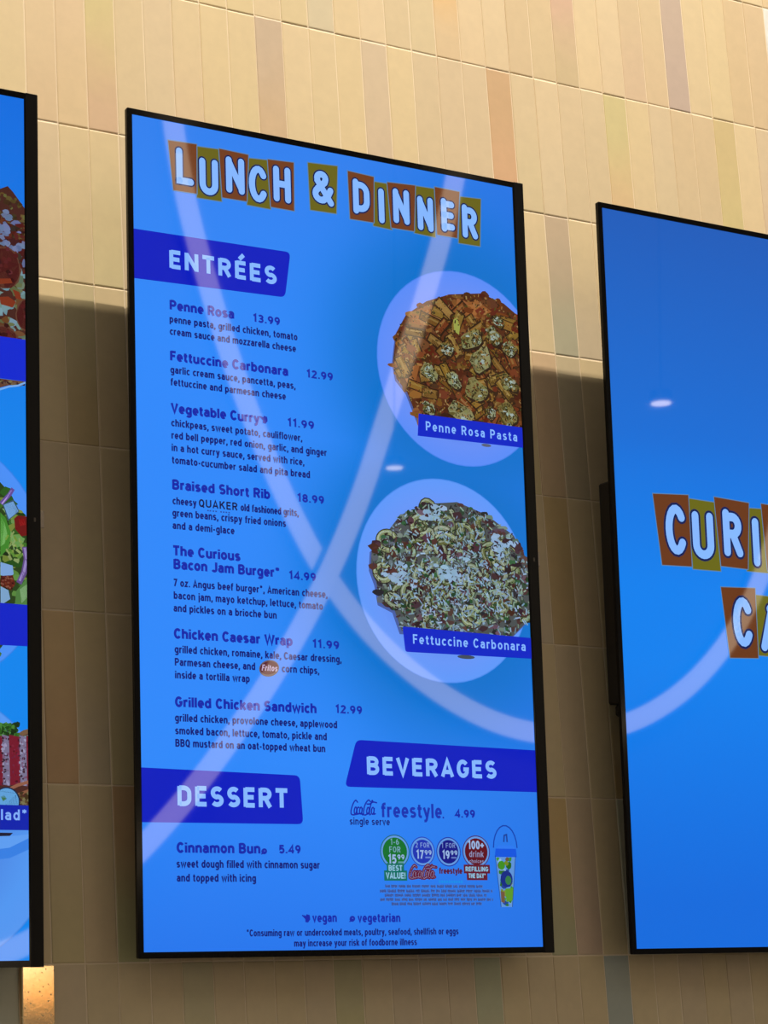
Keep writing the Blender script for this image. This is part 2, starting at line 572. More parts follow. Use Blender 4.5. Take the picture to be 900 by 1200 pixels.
g('L', 4.8, [(.85, 10), (.85, .85), (4.7, .85)])
g('M', 7.2, [(.85, 0), (.85, 10)], [(6.35, 0), (6.35, 10)], [(1.0, 9.4), (3.6, 2.5), (6.2, 9.4)])
g('N', 6.0, [(.85, 0), (.85, 10)], [(5.15, 0), (5.15, 10)], [(.9, 9.4), (5.1, .6)])
g('O', 6.0, arc(3.0, 5.0, 2.15, 4.15, 0, 360))
g('P', 5.6, [(.85, 0), (.85, 10)], [(.85, 9.15), (2.9, 9.15)] + arc(2.9, 6.8, 1.9, 2.35, 90, -90) + [(.85, 4.45)])
g('Q', 6.0, arc(3.0, 5.0, 2.15, 4.15, 0, 360), [(3.2, 2.4), (5.5, -.4)])
g('R', 5.8, [(.85, 0), (.85, 10)], [(.85, 9.15), (2.9, 9.15)] + arc(2.9, 6.95, 1.9, 2.2, 90, -90) + [(.85, 4.75)], [(2.9, 4.75), (5.0, 0)])
g('S', 5.5, arc(2.8, 6.95, 1.85, 2.2, 35, 260) + arc(2.7, 2.95, 1.95, 2.1, 80, -148))
g('T', 5.4, [(2.7, 0), (2.7, 9.15)], [(.1, 9.15), (5.3, 9.15)])
g('U', 6.0, [(.85, 10), (.85, 3.2)] + arc(3.0, 3.2, 2.15, 2.35, 180, 360) + [(5.15, 10)])
g('V', 5.9, [(.6, 10), (2.95, .5), (5.3, 10)])
g('W', 8.6, [(.6, 10), (2.4, .5), (4.3, 9.3), (6.2, .5), (8.0, 10)])
g('Y', 5.6, [(.5, 10), (2.8, 4.6), (5.1, 10)], [(2.8, 4.8), (2.8, 0)])
g('Z', 5.2, [(.4, 9.15), (4.6, 9.15), (.6, .85), (4.9, .85)])
g('0', 5.2, arc(2.6, 5.0, 1.75, 4.15, 0, 360))
g('1', 3.6, [(2.3, 0), (2.3, 9.7), (.5, 7.9)])
g('2', 5.2, arc(2.6, 7.2, 1.75, 1.95, 165, -35) + [(.8, .85), (4.9, .85)])
g('3', 5.2, arc(2.5, 7.2, 1.7, 1.95, 155, -80) + arc(2.5, 3.0, 1.85, 2.15, 85, -155))
g('4', 5.4, [(3.9, 0), (3.9, 9.6), (.6, 2.9), (5.3, 2.9)])
g('5', 5.2, [(4.6, 9.15), (1.3, 9.15), (1.05, 5.3)] + arc(2.5, 3.45, 1.9, 2.6, 125, -150))
g('6', 5.2, arc(2.6, 3.3, 1.75, 2.45, 0, 360), arc(3.4, 3.6, 2.6, 5.5, 95, 180))
g('7', 4.8, [(.3, 9.15), (4.1, 9.15), (1.6, 0)])
g('8', 5.2, arc(2.6, 7.15, 1.6, 2.0, 0, 360), arc(2.6, 2.95, 1.8, 2.1, 0, 360))
g('9', 5.2, arc(2.6, 6.7, 1.75, 2.45, 0, 360), arc(1.8, 6.4, 2.6, 5.5, 0, -85))
g('.', 1.7, [(.85, 0), (.85, 1.8)])
g(',', 1.7, [(.95, 1.8), (.95, .3), (.35, -1.6)])
g('*', 4.0, [(2.0, 6.4), (2.0, 10.2)], [(.5, 7.3), (3.5, 9.3)], [(.5, 9.3), (3.5, 7.3)])
g('-', 3.2, [(.4, 3.7), (2.8, 3.7)])
g('!', 1.7, [(.85, 3), (.85, 10)], [(.85, 0), (.85, 1.8)])
g('+', 5.0, [(2.5, 2), (2.5, 7.2)], [(0, 4.6), (5, 4.6)])
g('&', 6.0, [(5.3, .3), (1.35, 7.0)] + arc(2.55, 7.75, 1.25, 1.4, 200, -20) + [(3.5, 6.6), (1.4, 4.4)] + arc(2.45, 2.75, 1.75, 1.9, 130, 290) + [(4.3, 2.2), (5.2, 4.3)])
g(' ', 2.3)


def text(art, s, u0, u1, base, cap, col, weight=0.165, gap=1.0, lay=4, capstyle='butt', shear=0.0, shift=(0, 0), grow=0.0, v1=None):
    """letters from u0 to u1 on the baseline, cap height given, all in display units"""
    tot = sum(G[c][0] for c in s) + gap * (len(s) - 1)
    sx = (u1 - u0) / tot
    sy = cap / 10.0
    w = cap * weight + grow
    x = 0
    for c in s:
        gw, st = G[c]
        for p in st:
            q = [(u0 + (x + a) * sx + shear * b * sy + shift[0], base - b * sy + shift[1]) for a, b in p]
            ribbon(art, q, w * (.6 if c == '*' else 1), col, lay, capstyle)
        x += gw + gap


# ------------------------------------------------------------------ the displays themselves
def make_display(i, label, arm=-0.298):
    root = empty('menu_screen', SCREENS[i], (TILT, 0, 0))
    tag(root, label, 'menu screen', 'menu screens on the tiled wall')
    W, H = SW, 1920 * U
    bz = 0.009
    # rear housing, set in from the frame
    bm = bmesh.new()
    add_box(bm, -W / 2 + 0.09, W / 2 - 0.02, 0.006, 0.040, 0.10, H - 0.08, 0.006)
    link('rear_housing', to_mesh('rear_housing', bm), root, M['steel'])
    # frame: four glossy rails around the glass, mitred look from a single ring
    bm = bmesh.new()
    x0, x1, z0, z1 = -W / 2 - bz, W / 2 + 0.0022, -bz, H + bz
    ix0, ix1, iz0, iz1 = -W / 2, W / 2, 0.0, H
    c = 0.0022
    outer = [(x0 + c, z0), (x1, z0), (x1, z1), (x0 + c, z1), (x0 + c * .3, z1 - c * .3), (x0, z1 - c), (x0, z0 + c), (x0 + c * .3, z0 + c * .3)]
    inner = [(ix0, iz0), (ix1, iz0), (ix1, iz1), (ix0, iz1), (ix0, iz1), (ix0, iz1), (ix0, iz0), (ix0, iz0)]
    f0 = [bm.verts.new((a, -0.0008, b)) for a, b in outer]
    f1 = [bm.verts.new((a, 0.0052, b)) for a, b in outer]
    g0 = [bm.verts.new((a, -0.0008, b)) for a, b in inner[:4]]
    g1 = [bm.verts.new((a, 0.0010, b)) for a, b in inner[:4]]
    mp = [0, 1, 2, 3, 3, 3, 0, 0]
    for k in range(8):
        j = (k + 1) % 8
        bm.faces.new((f0[k], f0[j], f1[j], f1[k]))
        if mp[k] != mp[j]: bm.faces.new((f0[k], f0[j], g0[mp[j]], g0[mp[k]]))
        else: bm.faces.new((f0[k], f0[j], g0[mp[k]]))
    for k in range(4):
        j = (k + 1) % 4
        bm.faces.new((g0[k], g0[j], g1[j], g1[k]))
    bm.faces.new(f1)
    bmesh.ops.recalc_face_normals(bm, faces=bm.faces)
    link('frame', to_mesh('frame', bm), root, M['bezel'])
    # the deeper chin of the set, standing at the right because the set is turned upright
    ch = box_obj('chin', root, M['chin'], W / 2 + 0.0024, W / 2 + 0.0212, -0.0016, 0.006, -bz - 0.0003, H + bz + 0.0008, bevel=0.0009)
    box_obj('sensor_eye', ch, M['screw'], W / 2 + 0.0105, W / 2 + 0.0135, -0.0022, -0.0014, H * 0.495, H * 0.495 + 0.006, bevel=0.0003)
    # wall bracket behind
    bm = bmesh.new()
    zz0, zz1 = 0.395, 0.765
    for sx in (arm, 0.20):
        add_box(bm, sx, sx + 0.045, 0.018, 0.060, zz0, zz1, 0.003)
        add_box(bm, sx + 0.008, sx + 0.04, 0.018, 0.055, zz0 - 0.02, zz0, 0.004)
    add_box(bm, -0.25, 0.22, 0.030, 0.045, 0.50, 0.56, 0.002)
    mt = link('wall_bracket', to_mesh('wall_bracket', bm), root, M['steel'])
    bm = bmesh.new()
    add_box(bm, arm - 0.003, arm, 0.024, 0.032, zz1 - 0.03, zz1 - 0.022, 0.001)
    link('bracket_screw', to_mesh('bracket_screw', bm), mt, M['screw'])
    box_obj('bracket_tab', mt, M['tab'], W / 2 + 0.012, W / 2 + 0.0300, 0.0062, 0.0082, 0.598, 0.622, bevel=0.0006)
    return root


def panel(root, fn, nu=40, nv=72):
    a = Art()
    for i in range(nu):
        for j in range(nv):
            q = [(1080 * x / nu, 1920 * y / nv) for x, y in ((i, j), (i, j + 1), (i + 1, j + 1), (i + 1, j))]
            a.poly(q, None, 0, False, [fn(*p) for p in q])
    return a.build('display_panel', root)


def mix(a, b, t):
    t = min(1, max(0, t))
    return tuple(x + (y - x) * t for x, y in zip(a, b))


NAVY = (16, 38, 168)
INK = (14, 26, 118)
BAN = (0, 26, 190)
PALE = (132, 182, 255)
BROWN = (112, 60, 28)
OLIVE = (104, 98, 24)


def bg_main(u, v):
    base = mix((48, 128, 238), (44, 136, 250), v / 500)
    base = mix(base, (34, 118, 236), (v - 1500) / 420)
    base = mix(base, (30, 110, 222), (u - 560) / 900)
    halo = 0
    for cx, cy in ((902, 497), (828, 1036)):
        d = max(0, math.hypot(u - cx, v - cy) - 235)
        halo = max(halo, math.exp(-(d / 165) ** 2))
    return mix(base, (0, 112, 202), halo * 0.95)


def bg_left(u, v):
    return mix((8, 108, 222), (0, 132, 236), v / 900)


def bg_right(u, v):
    c = mix((28, 92, 186), (14, 112, 218), v / 700)
    c = mix(c, (0, 128, 238), (v - 600) / 400)
    return mix(c, (8, 106, 220), (v - 1200) / 600)


left = make_display(0, 'leftmost upright menu screen, cut by the picture edge, showing pizza, salad and steak')
mid = make_display(1, 'middle upright menu screen headed Lunch and Dinner with two pasta plates')
right = make_display(2, 'right upright screen, mostly plain blue with a title on brown and green squares', -0.327)


# ---- title squares with outlined rounded letters
def title_square(parent, ch, quad, gu, gv, col, lay=2, lw=16.5, out=4.6):
    a = Art()
    c = (sum(p[0] for p in quad) / 4, sum(p[1] for p in quad) / 4)
    def grow(q, d): return [(p[0] + d * (1 if p[0] > c[0] else -1), p[1] + d * (1 if p[1] > c[1] else -1)) for p in q]
    a.poly(grow(quad, 2.2), (88, 130, 170), lay - .3)
    a.poly(quad, col, lay)
    x0, x1 = gu; y0, y1 = gv
    h = lw / 2
    gw, st = G[ch]
    pts = [p for s in st for p in s]
    if ch == 'I': st = [[(.85, 0), (.85, 10)]]; pts = st[0]
    mnx, mxx = min(p[0] for p in pts), max(p[0] for p in pts)
    mny, mxy = min(p[1] for p in pts), max(p[1] for p in pts)
    def m(p):
        fx = (p[0] - mnx) / (mxx - mnx) if mxx > mnx else .5
        fy = (p[1] - mny) / (mxy - mny)
        v = y1 - h - fy * (y1 - y0 - lw)
        return (x0 + h + fx * (x1 - x0 - lw), v)
    for w, cc, l in ((lw + 2 * out, (18, 32, 84), lay + .6), (lw, PALE, lay + 1.2)):
        for s in st:
            q = [m(p) for p in s]
            ribbon(a, q, w, cc, l, 'round')
            for p in q: a.ellipse(p[0], p[1], w / 2, w / 2, cc, l, 14)
    return a.build('title_square', parent, 'title square lettered %s' % ch)


# ---- food drawing helpers
def blob(R, cx, cy, rx, ry, n=9, jag=.25):
    off = R.uniform(0, 6.28)
    return [(cx + rx * (1 + R.uniform(-jag, jag)) * math.cos(off + 6.2832 * i / n), cy + ry * (1 + R.uniform(-jag, jag)) * math.sin(off + 6.2832 * i / n)) for i in range(n)]


def inside(p, poly):
    x, y = p; c = False
    for i in range(len(poly)):
        (x1, y1), (x2, y2) = poly[i - 1], poly[i]
        if (y1 > y) != (y2 > y) and x < (x2 - x1) * (y - y1) / (y2 - y1) + x1: c = not c
    return c


def rand_in(R, poly):
    xs = [p[0] for p in poly]; ys = [p[1] for p in poly]
    while True:
        p = (R.uniform(min(xs), min(max(xs), 1085)), R.uniform(min(ys), max(ys)))
        if inside(p, poly): return p


def jit(R, c, d):
    k = R.uniform(-d, d)
    return tuple(max(0, (x + k + R.uniform(-d, d) * .35) * m) for x, m in zip(c, (.87, .90, .93)))


def plate(a, cx, cy, r, ctr, rim, lay):
    a.disc(cx, cy, 0.0, 0.62, (r, r), mix(ctr, (60, 100, 200), .35), mix(ctr, (60, 100, 200), .2), lay)
    a.disc(cx, cy, 0.62, 0.80, (r, r), mix(ctr, (60, 100, 200), .2), ctr, lay)
    a.disc(cx, cy, 0.80, 0.985, (r, r), ctr, rim, lay)
    a.disc(cx, cy, 0.985, 1.0, (r, r), rim, mix(rim, (20, 110, 210), .6), lay)


def quadlet(R, p, L, w, ang):
    c, s = math.cos(ang), math.sin(ang)
    k = [(-L / 2, -w / 2), (L / 2, -w / 2 * R.uniform(.8, 1.1)), (L / 2 * R.uniform(.85, 1.1), w / 2), (-L / 2, w / 2 * R.uniform(.8, 1.1))]
    return [(p[0] + x * c - y * s, p[1] + x * s + y * c) for x, y in k]


def penne_photo(parent):
    R = random.Random(11); a = Art()
    plate(a, 902, 497, 249, (100, 142, 246), (90, 140, 248), .6)
    heap = [(706, 466), (712, 430), (742, 381), (804, 338), (873, 311), (970, 295), (1039, 312), (1100, 350), (1140, 500), (1100, 640), (770, 650), (738, 577), (708, 546), (700, 505)]
    a.poly([(p[0] - 4, p[1] + 6) for p in heap], (74, 88, 150), .8)
    a.poly(heap, (82, 40, 16), .9)
    n = 0.0
    inner = [(895 + (p[0] - 895) * .88, 490 + (p[1] - 490) * .88) for p in heap]
    def L():
        nonlocal n; n += .0009; return 1 + n
    for _ in range(420):
        p = rand_in(R, heap)
        edge = p[0] < 775
        c = R.choice([(138, 82, 34), (158, 98, 44), (120, 66, 26)] if edge else [(104, 52, 18), (124, 64, 22), (88, 40, 14), (110, 44, 20), (128, 84, 30), (64, 30, 12)])
        a.poly(blob(R, *p, R.uniform(6, 20), R.uniform(5, 13)), jit(R, c, 14), L())
    # smooth sauce side at the left and top
    for q in ([(722, 452), (748, 420), (775, 432), (778, 500), (760, 560), (735, 548), (716, 500)], [(760, 372), (812, 345), (850, 352), (838, 385), (790, 402), (758, 400)], [(880, 330), (960, 318), (1000, 338), (960, 362), (900, 360)]):
        a.poly(q, (138, 82, 38), L())
        cx, cy = sum(p[0] for p in q) / len(q), sum(p[1] for p in q) / len(q)
        a.poly([(cx + (p[0] - cx) * .6, cy + (p[1] - cy) * .6) for p in q], (158, 100, 52), L())
        for _ in range(14): a.poly(blob(R, *rand_in(R, q), R.uniform(5, 14), R.uniform(4, 10), 8, .35), jit(R, R.choice([(160, 96, 44), (184, 124, 70), (130, 72, 30), (150, 104, 50)]), 10), L())
    # penne tubes
    for _ in range(64):
        p = rand_in(R, inner); an = R.uniform(-1.2, 1.2); ln = R.uniform(40, 62); w = R.uniform(17, 24)
        a.poly(quadlet(R, p, ln + 6, w + 7, an), jit(R, (52, 28, 10), 8), L())
        c = R.choice([(138, 96, 34), (150, 108, 40), (122, 78, 26), (158, 120, 52), (132, 66, 26)])
        a.poly(quadlet(R, p, ln, w, an), jit(R, c, 12), L())
        a.poly(quadlet(R, (p[0] - 2, p[1] - w * .2), ln * .8, w * .28, an), jit(R, mix(c, (210, 180, 110), .35), 8), L())
        e = (p[0] + ln / 2 * math.cos(an), p[1] + ln / 2 * math.sin(an))
        a.ellipse(e[0], e[1], 5, w * .45, (60, 34, 12), L(), 8, rot=an)
    # red pepper and tomato bits
    for _ in range(34):
        p = rand_in(R, heap)
        a.poly(blob(R, *p, R.uniform(7, 17), R.uniform(5, 10)), jit(R, R.choice([(112, 38, 14), (98, 30, 10), (124, 58, 22)]), 10), L())
    # grilled chicken pieces, pale with dark herbs
    ch = [(806, 516, 46, .5), (878, 530, 44, 1.2), (934, 418, 56, -.3), (948, 548, 62, .4), (1003, 398, 48, .9), (1046, 520, 50, .3), (900, 610, 66, .5), (1050, 430, 40, .6), (860, 452, 34, .2), (1040, 600, 54, 1.0), (960, 470, 66, -.5), (800, 610, 30, .3), (985, 600, 30, .8), (1020, 360, 34, .4)]
    for x, y, sz, an in ch:
        q0 = [(px + R.uniform(-.13, .13) * sz, py + R.uniform(-.13, .13) * sz) for px, py in quadlet(R, (x, y), sz * 1.05, sz * .8, an)]
        q1 = []
        for k in range(4):      # rounded, slightly ragged outline
            A_, C_ = q0[k], q0[(k + 1) % 4]
            for t in (.18, .5, .82): q1.append((A_[0] + (C_[0] - A_[0]) * t + R.uniform(-2, 2), A_[1] + (C_[1] - A_[1]) * t + R.uniform(-2, 2)))
        a.poly([(x + (p[0] - x) * 1.08 + 2, y + (p[1] - y) * 1.08 + 4) for p in q1], (40, 24, 12), L())
        c = R.choice([(128, 122, 74), (138, 134, 90), (118, 106, 56)])
        a.poly(q1, c, L())
        def q_in(f): return rand_in(R, [(x + (p[0] - x) * f, y + (p[1] - y) * f) for p in q1])
        for _ in range(16): a.poly(blob(R, *q_in(.85), R.uniform(4, 9), R.uniform(3, 6), 7, .4), jit(R, R.choice([(150, 152, 112), (160, 166, 140), (112, 92, 40), (140, 130, 76)]), 10), L())
        for _ in range(3): a.poly(blob(R, *q_in(.6), R.uniform(3, 7), R.uniform(2, 5), 7, .4), jit(R, (176, 190, 176), 8), L())
        for _ in range(26): a.poly(quadlet(R, q_in(.95), R.uniform(3, 9), R.uniform(1.6, 3.6), R.uniform(0, 3)), jit(R, R.choice([(44, 50, 16), (60, 44, 14), (30, 34, 12)]), 8), L())
    a.poly([(882, 375), (893, 368), (902, 390), (898, 412), (884, 404)], (150, 156, 72), L())
    for _ in range(900):
        p = rand_in(R, heap)
        c = R.choice([(54, 40, 12), (40, 24, 10), (150, 104, 44), (168, 130, 76), (84, 76, 24), (112, 50, 20), (46, 26, 10)])
        a.poly(quadlet(R, p, R.uniform(3, 9), R.uniform(2, 4), R.uniform(0, 3)), jit(R, c, 8), L())
    a.ellipse(968, 686, 15, 4, (88, 96, 120), L(), 12)
    return a.build('dish_photo', parent, 'picture of penne pasta with grilled chicken on a white plate')


def carbonara_photo(parent):
    R = random.Random(5); a = Art()
    plate(a, 828, 1036, 252, (102, 150, 248), (94, 152, 250), .6)
    heap = [(618, 1020), (622, 975), (663, 935), (706, 885), (786, 850), (874, 838), (961, 862), (1041, 908), (1075, 960), (1100, 1040), (1085, 1111), (1022, 1165), (700, 1168), (681, 1118), (640, 1102), (632, 1055)]
    a.poly([(p[0] * 1.0 - 6, p[1] + 8) for p in heap], (70, 92, 160), .8)
    a.poly(heap, (72, 78, 80), .9)
    n = 0.0
    def L():
        nonlocal n; n += .0009; return 1 + n
    for _ in range(420):
        p = rand_in(R, heap)
        c = R.choice([(74, 46, 44), (86, 56, 50), (110, 126, 110), (130, 146, 130), (52, 74, 54), (44, 42, 48), (104, 112, 116)])
        a.poly(blob(R, *p, R.uniform(5, 16), R.uniform(4, 11)), jit(R, c, 12), L())
    # ribbons of pasta curling
    for k in range(70):
        p = rand_in(R, [(860 + (q[0] - 860) * .9, 1020 + (q[1] - 1020) * .86) for q in heap]); r1 = R.uniform(16, 42); r2 = r1 * R.uniform(.5, .9); rot = R.uniform(0, 6.28)
        a0 = R.uniform(0, 6.28); sp = R.uniform(1.6, 4.6); w = R.uniform(8, 14)
        pts = []
        for i in range(13):
            t = a0 + sp * i / 12
            x, y = r1 * math.cos(t), r2 * math.sin(t)
            pts.append((p[0] + x * math.cos(rot) - y * math.sin(rot), p[1] + x * math.sin(rot) + y * math.cos(rot)))
        c = R.choice([(128, 138, 92), (140, 148, 108), (112, 116, 66), (150, 156, 124)])
        l = L()
        ribbon(a, pts, w + 5, (40, 42, 34), l)
        ribbon(a, pts, w, jit(R, c, 10), L())
        ribbon(a, [(x - 1.5, y - 1.5) for x, y in pts], w * .3, jit(R, mix(c, (210, 220, 210), .5), 8), L())
    for x, y, r in ((668, 952, 26), (1012, 962, 40), (652, 1030, 22), (838, 950, 34), (765, 905, 26), (905, 1120, 26)):
        pts = arc(x, y, r, r * .85, 20, 330)
        ribbon(a, pts, 17, (44, 44, 36), L()); ribbon(a, pts, 12, (138, 150, 108), L()); ribbon(a, [(q[0] - 2, q[1] - 2) for q in pts], 4, (166, 180, 160), L())
    for _ in range(84):
        p = rand_in(R, heap)
        a.poly(blob(R, *p, R.uniform(8, 18), R.uniform(6, 12), 8, .35), jit(R, R.choice([(64, 36, 44), (80, 48, 58), (84, 46, 36), (52, 30, 38), (108, 80, 96)]), 10), L())
    for _ in range(90):
        p = rand_in(R, heap)
        a.poly(blob(R, *p, R.uniform(4, 9), R.uniform(3, 7), 7), jit(R, R.choice([(34, 74, 40), (50, 96, 56), (28, 58, 30)]), 10), L())
    # shaved cheese, thickest in the middle
    for _ in range(1000):
        p = (R.gauss(875, 120), R.gauss(1045, 98))
        if not inside(p, heap): continue
        c = R.choice([(150, 182, 206), (136, 166, 190), (166, 192, 224), (140, 168, 170), (116, 146, 160), (150, 176, 150)])
        a.poly(quadlet(R, p, R.uniform(5, 17), R.uniform(2, 4.5), R.uniform(0, 3.14)), jit(R, c, 16), L())
    for x, y in ((800, 880), (985, 950), (700, 1040), (850, 1010)):
        for _ in range(14):
            a.poly(blob(R, R.gauss(x, 20), R.gauss(y, 16), R.uniform(6, 14), R.uniform(4, 9), 7), jit(R, (158, 188, 214), 10), L())
    for _ in range(700):
        p = rand_in(R, heap)
        c = R.choice([(48, 22, 26), (30, 30, 30), (30, 60, 34), (150, 170, 176), (160, 176, 150), (84, 46, 40), (60, 40, 60)])
        a.poly(quadlet(R, p, R.uniform(4, 12), R.uniform(2, 4.5), R.uniform(0, 3)), jit(R, c, 8), L())
    a.ellipse(884, 1221, 26, 5, (62, 74, 90), L(), 12)
    return a.build('dish_photo', parent, 'picture of fettuccine with bacon and shaved cheese on a white plate')


# ================= middle screen: Lunch & Dinner
dp = panel(mid, bg_main)
LD = [
    ('L', [(93, 47), (168, 44), (166, 165), (105, 166)], (113, 159), (60, 148), BROWN),
    ('U', [(167, 49), (229, 46), (232, 173), (167, 174)], (174, 224), (74, 163), OLIVE),
    ('N', [(228, 44), (307, 46), (300, 162), (234, 163)], (245, 295), (59, 148), BROWN),
    ('C', [(307, 54), (360, 50), (365, 171), (301, 170)], (307, 355), (69, 159), OLIVE),
    ('H', [(360, 48), (432, 44), (430, 165), (366, 165)], (374, 422), (60, 149), BROWN),
    ('&', [(472, 37), (556, 32), (549, 153), (476, 155)], (483, 543), (52, 138), OLIVE),
    ('D', [(585, 39), (660, 42), (656, 159), (588, 160)], (598, 646), (55, 144), BROWN),
    ('I', [(661, 54), (699, 53), (709, 169), (655, 167)], (670, 690), (68, 157), OLIVE),
    ('N', [(699, 49), (782, 44), (774, 163), (707, 164)], (714, 762), (61, 150), BROWN),
    ('N', [(782, 45), (840, 43), (837, 169), (775, 167)], (786, 833), (69, 157), OLIVE),
    ('E', [(840, 38), (915, 39), (903, 161), (843, 161)], (857, 897), (63, 150), BROWN),
    ('R', [(917, 51), (980, 47), (972, 172), (907, 173)], (920, 967), (69, 156), OLIVE),
]
for i, t in enumerate(LD):
    # brown squares lie over their green neighbours
    title_square(dp, *t, lay=2 if t[4] is OLIVE else 3.2, lw=16.5, out=3.6)


def banner(parent, quad, label, col=BAN, rad=None, lay=2):
    a = Art()
    cut = []
    for i, p in enumerate(quad):
        r = rad[i] if rad else 0
        if not r: cut.append(p); continue
        a0, b0 = quad[i - 1], quad[(i + 1) % len(quad)]
        def tow(q):
            d = math.hypot(q[0] - p[0], q[1] - p[1]); return (p[0] + (q[0] - p[0]) * r / d, p[1] + (q[1] - p[1]) * r / d)
        s, e = tow(a0), tow(b0)
        for k in range(5):
            t = k / 4
            cut.append(((1 - t) ** 2 * s[0] + 2 * t * (1 - t) * p[0] + t * t * e[0], (1 - t) ** 2 * s[1] + 2 * t * (1 - t) * p[1] + t * t * e[1]))
    a.poly(cut, col, lay)
    return a.build('banner', parent, label)


def words(parent, name, label, *lines, **kw):
    a = Art()
    for s, u0, u1, b, cap, col, w in lines: text(a, s, u0, u1, b, cap, col, w, **kw)
    return a.build(name, parent, label)


banner(dp, [(0, 275), (417, 270), (399, 384), (0, 393)], 'blue heading banner reading ENTRÉES', rad=(0, 14, 14, 0))
words(dp, 'heading_lettering', 'pale heading lettering reading ENTRÉES', ('ENTRÉES', 91, 377, 355, 42, PALE, .245), gap=1.7)
banner(dp, [(0, 1515), (407, 1522), (413, 1634), (0, 1636)], 'blue heading banner reading DESSERT', rad=(0, 14, 14, 0))
words(dp, 'heading_lettering', 'pale heading lettering reading DESSERT', ('DESSERT', 89, 373, 1597, 43, PALE, .245), gap=1.6)
banner(dp, [(563, 1434), (1080, 1442), (1080, 1545), (528, 1545)], 'blue heading banner reading BEVERAGES', rad=(14, 0, 0, 14))
words(dp, 'heading_lettering', 'pale heading lettering reading BEVERAGES', ('BEVERAGES', 590, 961, 1514, 41, PALE, .245), gap=1.6)

N, D, PR = 22.5, 17.2, 18.5       # cap heights of dish names, descriptions, prices
ITEMS = [
    ('Penne Rosa', [('Penne Rosa', 90, 259, 455)], ('13.99', 310, 383, 455),
     [('penne pasta, grilled chicken, tomato', 89, 430, 486), ('cream sauce and mozzarella cheese', 89, 425, 515)]),
    ('Fettuccine Carbonara', [('Fettuccine Carbonara', 89, 402, 576)], ('12.99', 453, 526, 573),
     [('garlic cream sauce, pancetta, peas,', 89, 421, 606), ('fettuccine and parmesan cheese', 89, 394, 635)]),
    ('Vegetable Curry', [('Vegetable Curry', 89, 321, 699)], ('11.99', 397, 470, 698),
     [('chickpeas, sweet potato, cauliflower,', 89, 436, 731), ('red bell pepper, red onion, garlic, and ginger', 89, 503, 760),
      ('in a hot curry sauce, served with rice,', 89, 440, 789), ('tomato-cucumber salad and pita bread', 89, 455, 818)]),
    ('Braised Short Rib', [('Braised Short Rib', 89, 345, 878)], ('18.99', 419, 492, 877),
     [('cheesy', 89, 150, 913), ('old fashioned grits,', 266, 421, 913), ('green beans, crispy fried onions', 88, 386, 941), ('and a demi-glace', 88, 248, 970)]),
    ('The Curious Bacon Jam Burger', [('The Curious', 88, 262, 1031), ('Bacon Jam Burger*', 89, 366, 1062)], ('14.99', 391, 464, 1064),
     [('7 oz. Angus beef burger*, American cheese,', 88, 494, 1102), ('bacon jam, mayo ketchup, lettuce, tomato', 88, 481, 1131), ('and pickles on a brioche bun', 87, 355, 1160)]),
    ('Chicken Caesar Wrap', [('Chicken Caesar Wrap', 87, 396, 1221)], ('11.99', 450, 523, 1222),
     [('grilled chicken, romaine, kale, Caesar dressing,', 88, 528, 1254), ('Parmesan cheese, and', 88, 295, 1283), ('corn chips,', 366, 466, 1284), ('inside a tortilla wrap', 88, 280, 1312)]),
    ('Grilled Chicken Sandwich', [('Grilled Chicken Sandwich', 87, 456, 1376)], ('12.99', 508, 581, 1373),
     [('grilled chicken, provolone cheese, applewood', 86, 511, 1409), ('smoked bacon, lettuce, tomato, pickle and', 86, 482, 1438), ('BBQ mustard on an oat-topped wheat bun', 86, 477, 1466)]),
    ('Cinnamon Bun', [('Cinnamon Bun', 85, 298, 1702)], ('5.49', 347, 404, 1701),
     [('sweet dough filled with cinnamon sugar', 84, 454, 1735), ('and topped with icing', 84, 285, 1766)]),
]
for nm, names, pr, desc in ITEMS:
    words(dp, 'dish_name', 'navy lettering reading ' + nm, *[(s, a, b, c, N, NAVY, .27) for s, a, b, c in names], gap=.8)
    words(dp, 'price', 'navy price lettering reading ' + pr[0], (*pr, PR, NAVY, .26), gap=1.1)
    words(dp, 'dish_description', 'small dark ingredient lettering under ' + nm, *[(s, a, b, c, D, INK, .215) for s, a, b, c in desc], gap=1.0)

# small word mark inside the grits line
a = Art()
text(a, 'QUAKER', 156, 258, 913, 18, (12, 14, 70), .2, gap=1.1)
for x in (178, 184, 192, 199, 212, 219, 226, 233): ribbon(a, [(x, 920), (x + 4, 920)], 3, (40, 70, 160), 4)
a.build('word_mark', dp, 'small dark word mark inside the grits line')
# red corn chip badge
a = Art()
R = random.Random(2)
a.ellipse(332, 1277, 27, 19, (104, 84, 84), 3, 24, rot=-.25)
a.ellipse(332, 1276, 24, 15, (84, 14, 40), 3.4, 24, rot=-.25)
text(a, 'Fritos', 312, 353, 1283, 14, (190, 170, 200), .2, lay=4, shear=.2)
a.build('badge', dp, 'small oval red badge inside the corn chips line')


def leaf(parent, u, v, s, kind):
    a = Art()
    if kind == 'leaf':
        a.poly([(u, v - 9 * s), (u + 6 * s, v - 6 * s), (u + 9 * s, v - 10 * s), (u + 17 * s, v - 8 * s), (u + 18 * s, v + 2 * s), (u + 12 * s, v + 9 * s), (u + 5 * s, v + 8 * s), (u + 5 * s, v - 1 * s)], NAVY, 4)
        ribbon(a, [(u - 3 * s, v - 8 * s), (u + 6 * s, v)], 3, NAVY, 4)
    else:
        a.ellipse(u + 9 * s, v, 8.5 * s, 7.5 * s, NAVY, 4, 18, rot=-.3)
        a.ellipse(u + 10 * s, v - 1, 2.4 * s, 1.4 * s, (60, 100, 210), 4.4, 10)
        ribbon(a, [(u, v + 7 * s), (u + 6 * s, v + 5 * s)], 3, NAVY, 4)
    a.build('diet_symbol', parent)


